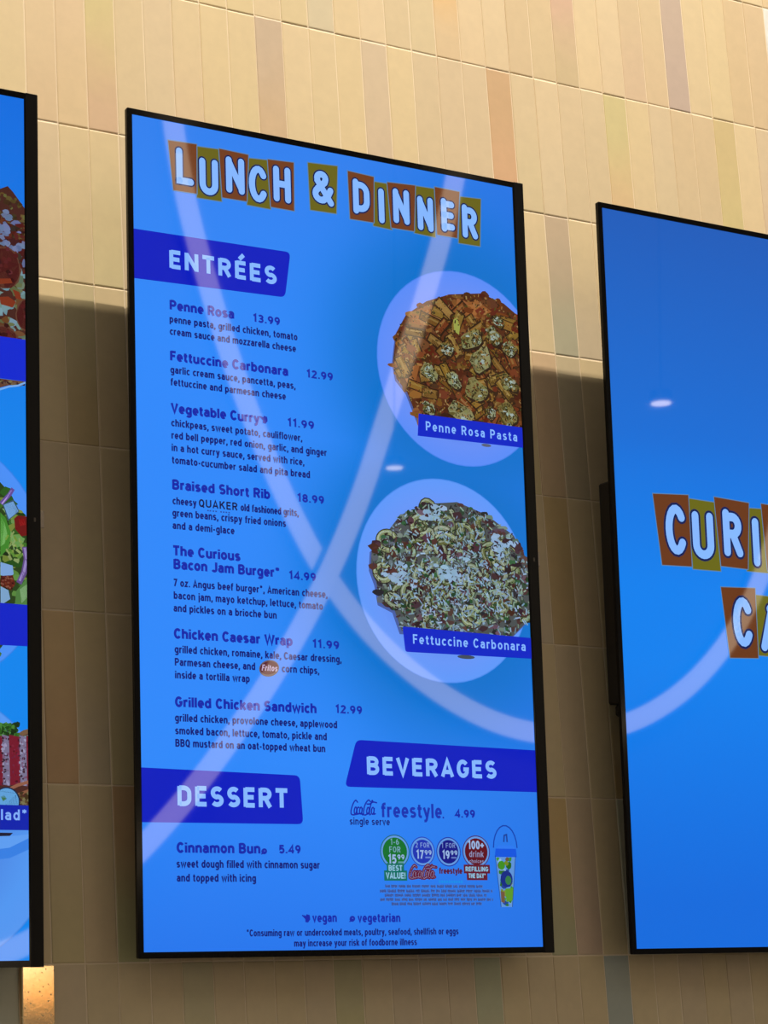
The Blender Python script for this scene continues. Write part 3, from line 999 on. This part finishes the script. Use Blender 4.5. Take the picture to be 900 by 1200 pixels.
leaf(dp, 325, 690, 1.0, 'leaf')
leaf(dp, 300, 1697, .9, 'ring')
leaf(dp, 407, 1849, 1.0, 'leaf')
leaf(dp, 530, 1850, .9, 'ring')
words(dp, 'symbol_caption', 'navy lettering reading vegan', ('vegan', 431, 496, 1857, 20, NAVY, .22), gap=.9)
words(dp, 'symbol_caption', 'navy lettering reading vegetarian', ('vegetarian', 553, 670, 1858, 20, NAVY, .22), gap=.9)
words(dp, 'footnote', 'small dark footnote about raw or undercooked food', ('*Consuming raw or undercooked meats, poultry, seafood, shellfish or eggs', 258, 833, 1888, 15.5, INK, .20), gap=1.0)
words(dp, 'footnote', 'small dark footnote about foodborne illness', ('may increase your risk of foodborne illness', 381, 714, 1912, 15.5, INK, .20), gap=1.0)

# ---- drinks block


def script_mark(a, u0, u1, base, cap, col, w):
    """flowing slanted script"""
    k = (u1 - u0) / 100.0
    s = cap / 30.0
    def T(pts): return [(u0 + x * k + 0.0, base - y * s) for x, y in pts]
    S = [
        [(24, 27), (16, 31), (8, 24), (3, 12), (4, 3), (12, 1), (24, 2), (40, 4), (48, 1)],
        arc(19, 10, 4.5, 7, 0, 360),
        arc(29, 10, 4.5, 7, 60, 300),
        arc(39, 10, 4.5, 7, 0, 360) + [(44, 16), (44, 3), (47, 3)],
        [(72, 29), (64, 32), (54, 24), (50, 12), (51, 3), (58, 1), (66, 5)],
        arc(66, 10, 4.5, 7, 0, 360),
        [(82, 29), (78, 31), (74, 20), (72, 8), (74, 2), (77, 3)],
        arc(84, 10, 5, 7, 0, 360) + [(89, 16), (90, 3), (95, 4)],
        [(60, 24), (70, 24), (82, 28), (96, 27)],
    ]
    for p in S:
        q = p if len(p) > 9 else catmull(p, 4)
        ribbon(a, T([(x + y * .22 - 2, y) for x, y in q]), w, col, 4, 'round')


a = Art()
script_mark(a, 541, 614, 1611, 34, NAVY, 3.3)
text(a, 'freestyle', 626, 797, 1614, 34, (20, 50, 176), .19, gap=1.0)
ribbon(a, [(799, 1612), (803, 1612)], 4, NAVY, 4)
text(a, 'single serve', 538, 649, 1633, 17, INK, .17, gap=.9)
a.build('drink_lettering', dp, 'navy script and round lettering of a single serve drink')
words(dp, 'price', 'navy price lettering reading 4.99', ('4.99', 835, 893, 1611, 18.5, NAVY, .26), gap=1.1)


def price_disc(cx, cy, rx, ry, col, top, main, cents, label, tag_lines=None, tag_c=None):
    a = Art()
    a.ellipse(cx, cy, rx + 7, ry + 7, mix(col, (40, 90, 200), .5), 2, 30)
    a.ellipse(cx, cy, rx + 4.5, ry + 4.5, (96, 150, 224), 2.4, 30)
    a.ellipse(cx, cy, rx, ry, col, 2.8, 30)
    lc = (150, 180, 226)
    for s, y, c, wd in top: text(a, s, cx - wd / 2, cx + wd / 2, y, c, mix(col, lc, .75), .17, gap=1.2, lay=3.4)
    s, y, c, wd = main
    text(a, s, cx - wd / 2 - (8 if cents else 0), cx + wd / 2 - (8 if cents else 0), y, c, lc, .2, gap=1, lay=3.4)
    if cents:
        text(a, cents, cx + wd / 2 - 5, cx + wd / 2 + 15, y - c * .45, c * .55, lc, .22, lay=3.4)
        ribbon(a, [(cx + wd / 2 - 3, y - 3), (cx + wd / 2 + 12, y - 3)], 4, mix(col, lc, .6), 3.4)
    if tag_lines:
        for s, y, c, wd in tag_lines:
            a.poly([(cx - wd / 2 - 5, y - c - 5), (cx + wd / 2 + 5, y - c - 5), (cx + wd / 2 + 5, y + 5), (cx - wd / 2 - 5, y + 5)], tag_c, 3)
            text(a, s, cx - wd / 2, cx + wd / 2, y, c, (140, 190, 220), .22, gap=1, lay=3.6)
    a.build('price_disc', dp, label)


price_disc(661, 1694, 34, 33, (8, 110, 44), [('1-6', 1678, 14, 24), ('FOR', 1696, 14, 32)], ('15', 1722, 21, 22), '99', 'green price disc',
           [('BEST', 1739, 13, 38), ('VALUE!', 1757, 14, 54)], (14, 108, 96))
price_disc(739, 1693, 28, 28, (24, 50, 176), [('2 FOR', 1684, 12, 40)], ('17', 1710, 20, 20), '99', 'bright blue price disc')
price_disc(813, 1693, 28, 28, (8, 16, 130), [('1 FOR', 1684, 12, 40)], ('19', 1710, 20, 20), '99', 'dark blue price disc')
price_disc(893, 1692, 33, 32, (92, 5, 26), [('drink', 1705, 15, 42), ('choices', 1719, 9, 42)], ('100+', 1686, 20, 46), None, 'red drink choice disc',
           [('REFILLING', 1739, 11, 66), ('THE DAY*', 1755, 11, 50)], (96, 22, 44))

# red word marks between the discs
a = Art()
script_mark(a, 698, 776, 1757, 30, (96, 20, 50), 7.5)
script_mark(a, 698, 776, 1757, 30, (150, 150, 190), 1.6)
text(a, 'freestyle', 784, 850, 1745, 14, (84, 26, 62), .26, gap=.8)
for x in range(782, 852, 7): ribbon(a, [(x, 1764), (x + 5, 1764)], 6, (20, 140, 230), 4)
a.build('drink_lettering', dp, 'small dark red script below the blue price discs')

# the block of tiny print is too small to read in the picture: rows of short marks
a = Art(); R = random.Random(8)
for v, u0, u1 in ((1775, 632, 912), (1786, 617, 936), (1796, 630, 918), (1806, 617, 936), (1816, 648, 906)):
    u = u0
    while u < u1:
        w = R.uniform(8, 24)
        e = min(u + w, u1)
        q = u
        ribbon(a, [(u - 1, v), (e + 1, v)], 7.5, (62, 116, 206), 3)
        while q < e:
            ribbon(a, [(q, v - R.uniform(2, 4)), (q, v + R.uniform(2, 4))], 1.8, (50, 66, 130), 3.6)
            q += R.uniform(2.6, 4.2)
        ribbon(a, [(u, v + R.choice([-1.5, 1.5])), (e, v + R.choice([-1.5, 1.5]))], 1.8, (60, 80, 150), 3.6)
        u = e + 5
a.build('fine_print', dp, 'rows of tiny illegible print')

# picture of the refill tumbler
a = Art()
body = [(948, 1701), (1008, 1701), (993, 1824), (960, 1824)]
a.poly(body, (92, 146, 216), 2)
ribbon(a, arc(979, 1684, 35, 56, 182, 358), 3.2, (10, 60, 170), 2.4)
ribbon(a, [(975, 1668), (977, 1652), (984, 1650), (985, 1668)], 4, (20, 60, 150), 2.4)
a.poly([(950, 1684), (958, 1676), (1000, 1676), (1010, 1684), (1012, 1704), (947, 1704)], (6, 84, 222), 3)
a.poly([(950, 1684), (958, 1676), (1000, 1676), (1010, 1684)], (40, 120, 240), 3.2)
R = random.Random(3)
def in_body(p):
    t = (p[1] - 1701) / 123
    return 948 + 12 * t + 3 < p[0] < 1008 - 15 * t - 3 and 1704 < p[1] < 1821
for c, n in (((46, 120, 30), 10), ((30, 70, 160), 9), ((130, 150, 40), 5), ((70, 160, 60), 8), ((120, 90, 60), 4), ((150, 190, 230), 8)):
    for _ in range(n):
        p = (R.uniform(950, 1006), R.uniform(1706, 1820))
        if in_body(p): a.poly([q if in_body(q) else ((q[0] + p[0]) / 2, (q[1] + p[1]) / 2) for q in blob(R, *p, R.uniform(4, 9), R.uniform(4, 9), 8)], jit(R, c, 10), 2.2 + R.random() * .5)
a.ellipse(966, 1724, 10, 11, (60, 140, 30), 3.0, 14)
a.ellipse(979, 1757, 18, 20, (12, 40, 130), 3.0, 20)
a.ellipse(984, 1760, 9, 11, (50, 120, 70), 3.2, 12)
a.poly([(974, 1780), (1000, 1778), (996, 1808), (976, 1812)], (90, 150, 40), 3.0)
a.poly([(960, 1786), (972, 1788), (971, 1814), (961, 1812)], (110, 84, 60), 3.0)
for k in (0, 1): ribbon(a, [body[k * 1], body[3 - k]], 1.6, (30, 60, 130), 3.4)
a.build('tumbler_picture', dp, 'picture of a clear tumbler with a blue lid, carry loop and green and blue shapes')

# dishes with their captions
penne_photo(dp)
banner(dp, [(769, 627), (1080, 629), (1080, 681), (764, 683)], 'blue caption strip under the penne plate', (0, 34, 196), lay=6)
words(dp, 'caption_lettering', 'pale caption lettering reading Penne Rosa Pasta', ('Penne Rosa Pasta', 788, 1063, 667, 23, PALE, .17), gap=1.9, lay=8)
carbonara_photo(dp)
banner(dp, [(702, 1157), (1080, 1163), (1080, 1215), (708, 1218)], 'blue caption strip under the fettuccine plate', (0, 34, 196), rad=(5, 0, 0, 7), lay=6)
words(dp, 'caption_lettering', 'pale caption lettering reading Fettuccine Carbonara', ('Fettuccine Carbonara', 730, 1063, 1197, 23, PALE, .17), gap=1.6, lay=8)

# ================= right screen
rp = panel(right, bg_right)
BR2, OL2 = (104, 54, 22), (104, 102, 18)
RT = [
    ('C', [(123, 753), (242, 746), (242, 936), (143, 939)], (160, 226), (776, 908), BR2),
    ('U', [(238, 755), (330, 758), (340, 941), (246, 942)], (250, 322), (787, 913), OL2),
    ('R', [(330, 743), (450, 749), (434, 929), (342, 927)], (355, 421), (772, 899), BR2),
    ('I', [(445, 763), (500, 761), (512, 934), (431, 934)], (453, 483), (788, 919), OL2),
    ('O', [(493, 747), (645, 752), (632, 930), (503, 928)], (519, 612), (776, 906), BR2),
    ('U', [(640, 758), (790, 760), (800, 940), (632, 940)], (670, 762), (788, 914), OL2),
    ('S', [(790, 748), (955, 752), (945, 932), (796, 930)], (826, 916), (776, 906), BR2),
    ('C', [(337, 984), (455, 979), (453, 1166), (356, 1170)], (373, 437), (1007, 1138), BR2),
    ('A', [(452, 997), (560, 999), (552, 1160), (450, 1158)], (466, 540), (1020, 1146), OL2),
    ('F', [(556, 984), (655, 987), (648, 1168), (560, 1166)], (580, 636), (1008, 1138), BR2),
    ('E', [(650, 998), (745, 998), (752, 1160), (646, 1162)], (672, 728), (1020, 1146), OL2),
]
for t in RT: title_square(rp, *t, lay=2 if t[4] is OL2 else 3.6, lw=23, out=6)

# ================= left screen
lp = panel(left, bg_left)
R = random.Random(21)
a = Art()
pz = [(640, 400), (820, 300), (960, 245), (1018, 222), (1040, 211), (1052, 222), (1068, 241), (1085, 262), (1090, 565), (600, 565)]
a.poly(pz, (66, 30, 24), .9)
n = 1.0
def LL():
    global n
    n += .001
    return n
def mottled(area, cols, num, r0, r1, box=None):
    for _ in range(num):
        p = rand_in(R, area)
        a.poly(blob(R, *p, R.uniform(r0, r1), R.uniform(r0, r1) * .8, 8, .35), jit(R, R.choice(cols), 12), LL())
top = [(960, 250), (1018, 224), (1040, 213), (1068, 243), (1085, 264), (1085, 330), (960, 330)]
mid_z = [(640, 420), (960, 262), (1085, 300), (1085, 420), (620, 440)]
low = [(600, 430), (1085, 400), (1085, 565), (600, 565)]
mottled(top, [(92, 76, 34), (110, 84, 40), (70, 62, 30), (64, 40, 20), (100, 100, 50)], 120, 3, 9)
mottled(mid_z, [(88, 26, 16), (76, 14, 12), (100, 44, 26), (112, 118, 160), (84, 20, 16), (60, 12, 14), (130, 134, 172), (48, 30, 24)], 560, 3, 13)
mottled(low, [(120, 148, 140), (130, 162, 170), (108, 124, 96), (112, 66, 34), (124, 156, 164), (104, 110, 70)], 420, 6, 16)
for x, y, rx, ry in ((1031, 402, 36, 46), (1086, 503, 26, 36), (1026, 562, 34, 26), (960, 440, 36, 30), (900, 500, 38, 32), (820, 430, 36, 30), (740, 510, 36, 32)):
    a.ellipse(x, y, rx + 3, ry + 3, (92, 56, 42), LL(), 22, .06, R=R)
    a.ellipse(x, y, rx, ry, (66, 8, 12), LL(), 22, .05, R=R)
    for _ in range(16): a.poly(blob(R, R.gauss(x, rx * .4), R.gauss(y, ry * .4), 6, 5, 7), jit(R, R.choice([(88, 18, 20), (56, 6, 10), (100, 32, 36)]), 8), LL())
for q in ([(1018, 470), (1040, 466), (1058, 476), (1050, 490), (1022, 486)], [(1050, 448), (1066, 452), (1072, 470), (1058, 468)], [(1018, 428), (1045, 424), (1050, 434), (1020, 440)]):
    a.poly(q, (120, 44, 20), LL())
for x, y in ((1042, 282), (1036, 335), (1060, 352), (1026, 318)):
    for _ in range(5): a.poly(blob(R, R.gauss(x, 8), R.gauss(y, 7), 8, 6, 8, .4), jit(R, (112, 126, 160), 12), LL())
a.build('dish_photo', lp, 'picture of pizza slices with pepperoni')
a = Art()
q = [(760, 655), (1050, 655), (1080, 655), (1062, 664), (1040, 668), (1018, 676), (980, 690), (860, 700)]
a.poly(q, (96, 60, 44), 1)
for i in range(26):
    x = 1015 + i * 2.4
    a.poly(blob(R, x, 659 + R.uniform(0, 6), 4, 3, 7), jit(R, R.choice([(130, 110, 60), (60, 24, 30), (120, 90, 70)]), 10), 1.2 + i * .002)
ribbon(a, [(1080, 657), (1062, 666), (1040, 671), (1018, 680), (980, 694), (860, 705)], 4, (120, 170, 230), 1.4)
a.build('dish_photo', lp, 'lower rim of a food picture showing under the upper banner')
banner(lp, [(560, 556), (1080, 560), (1080, 655), (560, 652)], 'plain blue upper banner', (0, 36, 206), lay=6)

a = Art(); n = 1.0
plate(a, 848, 1062, 280, (70, 140, 240), (72, 142, 246), .6)
sal = []
for i in range(36):
    t = 2 * math.pi * i / 36
    sal.append((848 + 256 * math.cos(t) * R.uniform(.97, 1.03), 1070 + 246 * math.sin(t) * R.uniform(.97, 1.03)))
a.poly(sal, (34, 60, 20), .95)
for _ in range(520):
    p = rand_in(R, sal)
    a.poly(blob(R, *p, R.uniform(8, 24), R.uniform(5, 13), 8, .4), jit(R, R.choice([(44, 96, 26), (74, 128, 44), (28, 70, 16), (106, 150, 70), (60, 110, 30), (20, 44, 14), (130, 150, 60)]), 12), LL())
for _ in range(90):
    p = rand_in(R, sal)
    ribbon(a, [p, (p[0] + R.uniform(-18, 18), p[1] + R.uniform(-22, 22)), (p[0] + R.uniform(-26, 26), p[1] + R.uniform(-26, 26))], R.uniform(2, 4), jit(R, (130, 170, 96), 12), LL())
def S_(x, y): return (1018 + 2.05 * x, 869 + (y - 555) * 1.9)
def SP(pts, c): a.poly([S_(*p) for p in pts], c, LL())
ribbon(a, [S_(*p) for p in ((1, 590), (6, 584), (11, 578), (15, 571))], 9, (96, 70, 150), LL())
ribbon(a, [S_(*p) for p in ((2, 590), (8, 582), (13, 573))], 3, (170, 150, 214), LL())
SP([(3, 591), (15, 584), (22, 597), (9, 609)], (50, 80, 110), ); SP([(4, 591), (15, 586), (21, 597), (10, 607)], (108, 156, 210))
SP([(16, 606), (20, 602), (30, 602), (33, 610), (32, 624), (24, 626), (17, 618)], (104, 8, 12)); SP([(21, 606), (28, 605), (29, 612), (23, 614)], (150, 24, 26))
SP([(0, 600), (6, 606), (12, 622), (10, 640), (0, 652)], (60, 128, 40)); SP([(1, 606), (5, 612), (8, 624), (5, 636), (0, 640)], (110, 170, 90))
for _ in range(26):
    x, y = R.uniform(6, 26), R.uniform(624, 655)
    ribbon(a, [S_(x, y), S_(x + R.uniform(-7, 7), y + R.uniform(-8, 8))], R.uniform(3, 7), jit(R, R.choice([(130, 160, 60), (96, 140, 50), (150, 168, 96)]), 12), LL())
ribbon(a, [S_(*p) for p in ((28, 638), (30, 652), (27, 668), (21, 681))], 13, (92, 70, 130), LL())
ribbon(a, [S_(*p) for p in ((28, 639), (30, 652), (27, 667), (22, 678))], 6, (146, 130, 190), LL())
SP([(0, 658), (14, 661), (15, 671), (8, 675), (0, 673)], (120, 160, 214))
SP([(0, 674), (14, 672), (17, 682), (12, 690), (0, 684)], (84, 22, 14))
for _ in range(40): SP([S for S in blob(R, R.uniform(1, 15), R.uniform(674, 688), 1.3, 1.1, 6)], jit(R, R.choice([(120, 40, 20), (60, 10, 10), (140, 80, 60)]), 10))
SP([(0, 686), (9, 690), (11, 700), (0, 708)], (120, 160, 200))
SP([(18, 690), (32, 672), (33, 706), (16, 708)], (74, 120, 60)); SP([(22, 688), (32, 680), (33, 694), (24, 704)], (120, 160, 110))
a.build('dish_photo', lp, 'picture of a green salad with feta, tomato and red onion')
banner(lp, [(560, 1150), (1080, 1155), (1080, 1246), (560, 1250)], 'plain blue lower banner', (0, 30, 196), lay=6)

a = Art(); n = 1.0
plate(a, 850, 1640, 300, (80, 150, 240), (84, 150, 240), .6)
def F_(x, y): return (1016 + 2.0 * x, 1397 + (y - 837) * 1.86)
def FP(pts, c): a.poly([F_(*p) for p in pts], c, LL())
FP([(-60, 862), (0, 856), (34, 858), (40, 945), (-60, 945)], (70, 34, 30))
for _ in range(90):
    x, y = R.uniform(-4, 20), R.uniform(848, 861)
    FP(blob(R, x, y, R.uniform(1.5, 4), R.uniform(1.5, 3.5), 7, .4), jit(R, R.choice([(30, 80, 20), (50, 110, 30), (16, 50, 14), (80, 140, 60)]), 10))
FP([(21, 858), (27, 854), (34, 852), (36, 856), (26, 861)], (112, 84, 60)); FP([(25, 862), (33, 859), (36, 868), (27, 869)], (110, 150, 140))
for x0, x1, c in ((-16, 2, 0), (2, 10, 1), (10, 22, 0), (22, 30, 1), (30, 40, 0)):
    FP([(x0, 860), (x1, 862), (x1 + 1, 919), (x0 + 1, 918)], (112, 16, 40) if not c else (116, 110, 140))
    for _ in range(60 if c else 30):
        x, y = R.uniform(x0, x1), R.uniform(863, 917)
        FP(blob(R, x, y, R.uniform(.6, 1.8), R.uniform(.6, 2), 6), jit(R, R.choice([(170, 160, 190), (60, 30, 50), (130, 90, 120)] if c else [(140, 30, 60), (90, 10, 30), (124, 40, 70)]), 10))
ribbon(a, [F_(*p) for p in ((6, 925), (20, 918), (36, 913))], 7, (140, 90, 70), LL())
ribbon(a, [F_(*p) for p in ((18, 930), (36, 923))], 7, (130, 84, 60), LL())
for _ in range(30): FP(blob(R, R.uniform(20, 35), R.uniform(926, 942), 2.4, 2, 7, .4), jit(R, R.choice([(130, 120, 80), (70, 50, 24), (100, 80, 40)]), 10))
a.ellipse(*F_(7, 937), 31, 31, (16, 30, 60), LL(), 30); a.ellipse(*F_(7, 937), 28, 28, (92, 158, 216), LL(), 30)
FP([(0, 932), (4, 930), (7, 934), (3, 937)], (60, 110, 60))
FP([(-60, 973), (14, 973), (10, 977), (-60, 978)], (24, 24, 50))
FP([(-60, 980), (20, 976), (34, 974), (34, 978), (10, 990), (-60, 1000)], (92, 156, 240))
FP([(-60, 1000), (10, 990), (34, 978), (36, 990), (10, 1002), (-60, 1010)], (52, 126, 226))
a.build('dish_photo', lp, 'picture of sliced rare steak with greens and a dip')
banner(lp, [(560, 1588), (1080, 1591), (1080, 1644), (560, 1646)], 'blue caption strip over the steak picture', (0, 30, 170), lay=6)
words(lp, 'caption_lettering', 'pale caption lettering ending in an asterisk', ('Salad*', 976, 1076, 1623, 23, (126, 170, 246), .19), gap=1.4, lay=8)

# ------------------------------------------------------------------ the room behind the camera
shadow_z = Z0 - 0.792
REAR_Y = -6.5
rear_top = 6.4
FY = -1.9
fz = shadow_z + (-FY - TD) / (-LINE_Y - TD) * (LINE_Z - shadow_z)      # top edge of the cove board
cove = box_obj('trim_1', None, M['paint'], -9, 11, FY - 0.04, FY, 5.75, fz)
tag(cove, 'long cove board overhead that hides a line light', kind='structure')
cb = box_obj('trim_2', None, M['paint'], -9, 11, -2.9, FY - 0.04, 5.70, 5.75)
tag(cb, 'bottom board of the overhead cove', kind='structure')
rw = box_obj('wall_rear', None, M['paint'], -13, 17, REAR_Y - 0.25, REAR_Y, 0.0, rear_top)
tag(rw, 'plain wall facing the screens, open to the sky above', kind='structure')
fl = box_obj('floor', None, M['floor'], -13, 17, REAR_Y - 0.25, 0.2, -0.1, 0.0)
tag(fl, 'terrazzo floor below the screens', kind='structure')


def light_band(pts, label, off=0.003):
    """a wide curved light line fixed flat on the rear wall"""
    if off > .05: pts = [(x - .0157 * (x - .3), z - .0157 * (z + 1.0)) for x, z in pts]
    for _ in range(2):
        pts = [pts[0]] + [tuple((pts[i - 1][a] + 2 * pts[i][a] + pts[i + 1][a]) / 4 for a in (0, 1)) for i in range(1, len(pts) - 1)] + [pts[-1]]
    P = catmull(pts)
    ox, oz = sum(p[0] for p in P) / len(P), sum(p[1] for p in P) / len(P)
    root = empty('light_band', (ox, REAR_Y + off, oz + Z0))
    tag(root, label, 'wall light', 'curved light bands on the rear wall')
    for nm, hw, y0, y1, mt in (('channel', 0.066, 0.0, 0.055, M['steel']), ('diffuser', 0.057, 0.055, 0.075, M['tube'])):
        bm = bmesh.new(); prev = None
        for i, p in enumerate(P):
            a_, b_ = P[max(0, i - 1)], P[min(len(P) - 1, i + 1)]
            dx, dz = b_[0] - a_[0], b_[1] - a_[1]; l = math.hypot(dx, dz)
            nx, nz = -dz / l * hw, dx / l * hw
            x, z = p[0] - ox, p[1] - oz
            ring = [bm.verts.new(c) for c in ((x - nx, y0, z - nz), (x - nx, y1, z - nz), (x + nx, y1, z + nz), (x + nx, y0, z + nz))]
            if prev:
                for k in range(4): bm.faces.new((prev[k], prev[(k + 1) % 4], ring[(k + 1) % 4], ring[k]))
            else: bm.faces.new(ring)
            prev = ring
        bm.faces.new(prev)
        bmesh.ops.recalc_face_normals(bm, faces=bm.faces)
        link(nm, to_mesh(nm, bm), root, mt)


light_band([(3.02, 3.3), (3.04, 2.8), (3.08, 2.27), (3.17, 1.87), (3.26, 1.60), (3.34, 1.37), (3.415, 1.15), (3.52, .87), (3.63, .63), (3.77, .36), (3.88, .15), (4.01, -.05), (4.18, -.27), (4.37, -.455), (4.65, -.66), (4.95, -.82), (5.27, -.925), (5.55, -.965), (5.9, -.95), (6.302, -.84), (6.565, -.68), (6.834, -.448), (7.02, -.25), (7.205, .025), (7.42, .5), (7.58, 1.1), (7.68, 1.8)],
           'long U-shaped band of warm light mirrored in the middle and right screens')
light_band([(5.12, 3.3), (5.05, 2.8), (4.96, 2.275), (4.866, 1.9), (4.72, 1.5), (4.56, 1.08), (4.42, .69), (4.32, .35), (4.18, .02), (3.9, -.47), (3.72, -.74), (3.49, -1.03), (3.33, -1.24), (3.156, -1.44), (2.98, -1.62), (2.7, -1.87), (2.52, -2.01), (2.34, -2.12), (2.18, -2.18), (1.9, -2.23)],
           'leaning curved band of warm light mirrored crosswise in the middle screen', 0.10)

for (x, y, z), lb in (((4.07, -5.77, 3.72), 'small round pendant mirrored as a pale fleck in the middle screen'), ((4.30, -4.05, 3.72), 'small round pendant mirrored as a pale fleck in the right screen')):
    root = empty('pendant_lamp', (x, y, z))
    tag(root, lb, 'pendant lamp', 'small pendants behind the viewer')
    bm = bmesh.new(); bmesh.ops.create_cone(bm, cap_ends=True, segments=28, radius1=0.055, radius2=0.04, depth=0.05); bmesh.ops.translate(bm, vec=(0, 0, 0.031), verts=bm.verts)
    link('lamp_housing', to_mesh('lamp_housing', bm), root, M['steel'])
    bm = bmesh.new(); bmesh.ops.create_cone(bm, cap_ends=True, segments=28, radius1=0.042, radius2=0.042, depth=0.006)
    link('lamp_diffuser', to_mesh('lamp_diffuser', bm), root, M['spot'])
    bm = bmesh.new(); bmesh.ops.create_cone(bm, cap_ends=True, segments=8, radius1=0.003, radius2=0.003, depth=4.0); bmesh.ops.translate(bm, vec=(0, 0, 2.05), verts=bm.verts)
    link('cable', to_mesh('cable', bm), root, M['steel'])

root = empty('standing_lantern', (0.76, -2.5, 0.0))
tag(root, 'amber standing lantern mirrored in the gold tile', 'lantern')
bm = bmesh.new(); bmesh.ops.create_cone(bm, cap_ends=True, segments=24, radius1=0.14, radius2=0.12, depth=0.03); bmesh.ops.translate(bm, vec=(0, 0, 0.015), verts=bm.verts)
link('lantern_base', to_mesh('lantern_base', bm), root, M['steel'])
bm = bmesh.new(); bmesh.ops.create_cone(bm, cap_ends=True, segments=12, radius1=0.012, radius2=0.012, depth=1.33); bmesh.ops.translate(bm, vec=(0, 0, 0.68), verts=bm.verts)
link('pole', to_mesh('pole', bm), root, M['steel'])
box_obj('lamp_shade', root, M['amber'], -0.07, 0.05, -0.04, 0.04, 1.362, 1.445, bevel=0.008)
